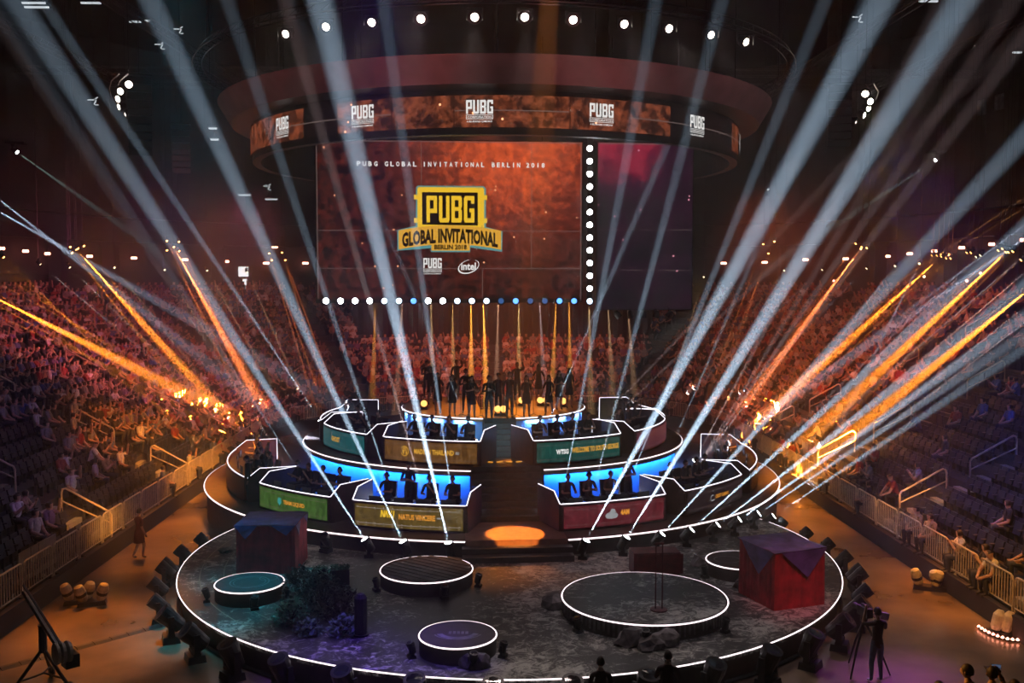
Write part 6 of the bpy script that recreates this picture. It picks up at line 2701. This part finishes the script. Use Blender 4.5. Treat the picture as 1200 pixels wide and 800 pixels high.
def line_array(px, py, dist, n_, label, rz):
    q = atD(px, py, dist)
    t = thing('line_array', label, 'loudspeaker', q, rz)
    for k in range(n_):
        mb = MB()
        rot = Matrix.Rotation(R(3.0 * k), 3, 'X')
        mb.box((0, .03 * k * k * .25, -.34 * k), (1.05, .55, .31), rot, taper=.96)
        mb.build('cabinet', M['dark'], t)
    mb = MB()
    mb.box((0, 0, .24), (1.1, .7, .06))
    mb.tube([(0, 0, .24), (0, 0, 27 - q.z)], .02, 4)
    mb.build('hanging_frame', M['dark'], t)


line_array(163, 95, 45, 10, 'dark hanging line array loudspeaker beside the five warm lamps', R(20))
line_array(212, 150, 58, 8, 'dark hanging line array farther back over the green booth side', R(15))
line_array(985, 105, 46, 8, 'dark hanging line array beyond the ring on the crimson booth side', R(-20))
for k, (px, py) in enumerate(((1151, 127), (1171, 121))):
    q = atD(px, py, 55)
    t = thing('hanging_banner', f'small pale grey hanging cloth banner near the frame edge, {ORD[k]} of two', 'banner', q, R(-12))
    mb = MB()
    g = []
    for j in range(5):
        for i in range(4):
            g.append((-.24 + .16 * i, .05 * sin(i * 2.1 + j), .45 - .22 * j + .04 * i))
    mb.add(g, [(j * 4 + i, j * 4 + i + 1, j * 4 + i + 5, j * 4 + i + 4) for j in range(4) for i in range(3)])
    mb.build('cloth', M['flag'], t)
    mb = MB()
    mb.tube([(-.3, 0, .46), (.3, 0, .58)], .02, 4)
    mb.tube([(0, 0, .5), (0, 0, 27 - q.z)], .01, 3)
    mb.build('rod', M['dark'], t)
# lit battens and bright details of the rig
for k, (x0, x1, py, dist, lab) in enumerate(((26, 53, 3, 48, 'topmost long'), (29, 57, 8, 48, 'second long'), (95, 118, 3, 50, 'short'), (152, 165, 25, 52, 'small'), (170, 175, 24, 52, 'tiny'),
                                          (280, 294, 228, 66, 'upper of a near-ring pair'), (311, 325, 233, 66, 'lower of a near-ring pair'), (1077, 1099, 1, 50, 'long, over the crimson side'), (1187, 1197, 61, 55, 'short, near the frame edge on the crimson side'),
                                          (245, 254, 150, 50, 'bracket-like, at the ring edge'), (247, 256, 163, 50, 'lower bracket-like, at the ring edge'))):
    a, b = atD(x0, py, dist), atD(x1, py + (1 if x0 < 600 else 1), dist)
    t = thing('lit_batten', f'{lab} white glowing light batten in the roof', 'lamp', (a + b) / 2, 0)
    L_ = (b - a).length
    mb = MB()
    mb.box((0, 0, .08), (L_ + .1, .18, .08))
    mb.build('housing', M['lamphouse'], t)
    mb = MB()
    mb.box((0, 0, 0), (L_, .12, .08))
    mb.build('tube', M['batten'], t)
    mb = MB()
    mb.tube([(0, 0, .1), (0, 0, 27 - a.z)], .012, 3)
    mb.build('hanging_cable', M['dark'], t)
# small bright spots of the rig: truss glints made as glowing frames
for k, (px, py, dist, lab) in enumerate(((110, 117, 50, 'bright white frame-shaped fixture beside the five warm lamps'), (188, 52, 55, 'bright white bracket fixture high above the ring edge'), (314, 218, 66, 'bright white bracket fixture below the ring edge'), (1006, 20, 50, 'bright twisted white truss glint at the top on the crimson side'), (210, 34, 56, 'small bright fixture high in the roof over the green booth side'))):
    q = atD(px, py, dist)
    t = thing('rig_bright_spot', lab, 'lamp', q, 0)
    t.scale = (.6, .6, .6)
    mb = MB()
    mb.box((-.25, 0, 0), (.55, .06, .08))
    mb.box((.1, 0, -.2), (.08, .06, .42), Matrix.Rotation(R(25), 3, 'Y'))
    mb.box((.22, 0, .15), (.3, .06, .07), Matrix.Rotation(R(-35), 3, 'Y'))
    mb.box((.25, 0, -.42), (.3, .06, .06))
    mb.build('lit_frame', M['batten'], t)
    mb = MB()
    mb.box((0, .15, 0), (.5, .2, .5))
    mb.tube([(0, .15, .2), (0, .15, 27 - q.z)], .015, 4)
    mb.build('housing', M['dark'], t)
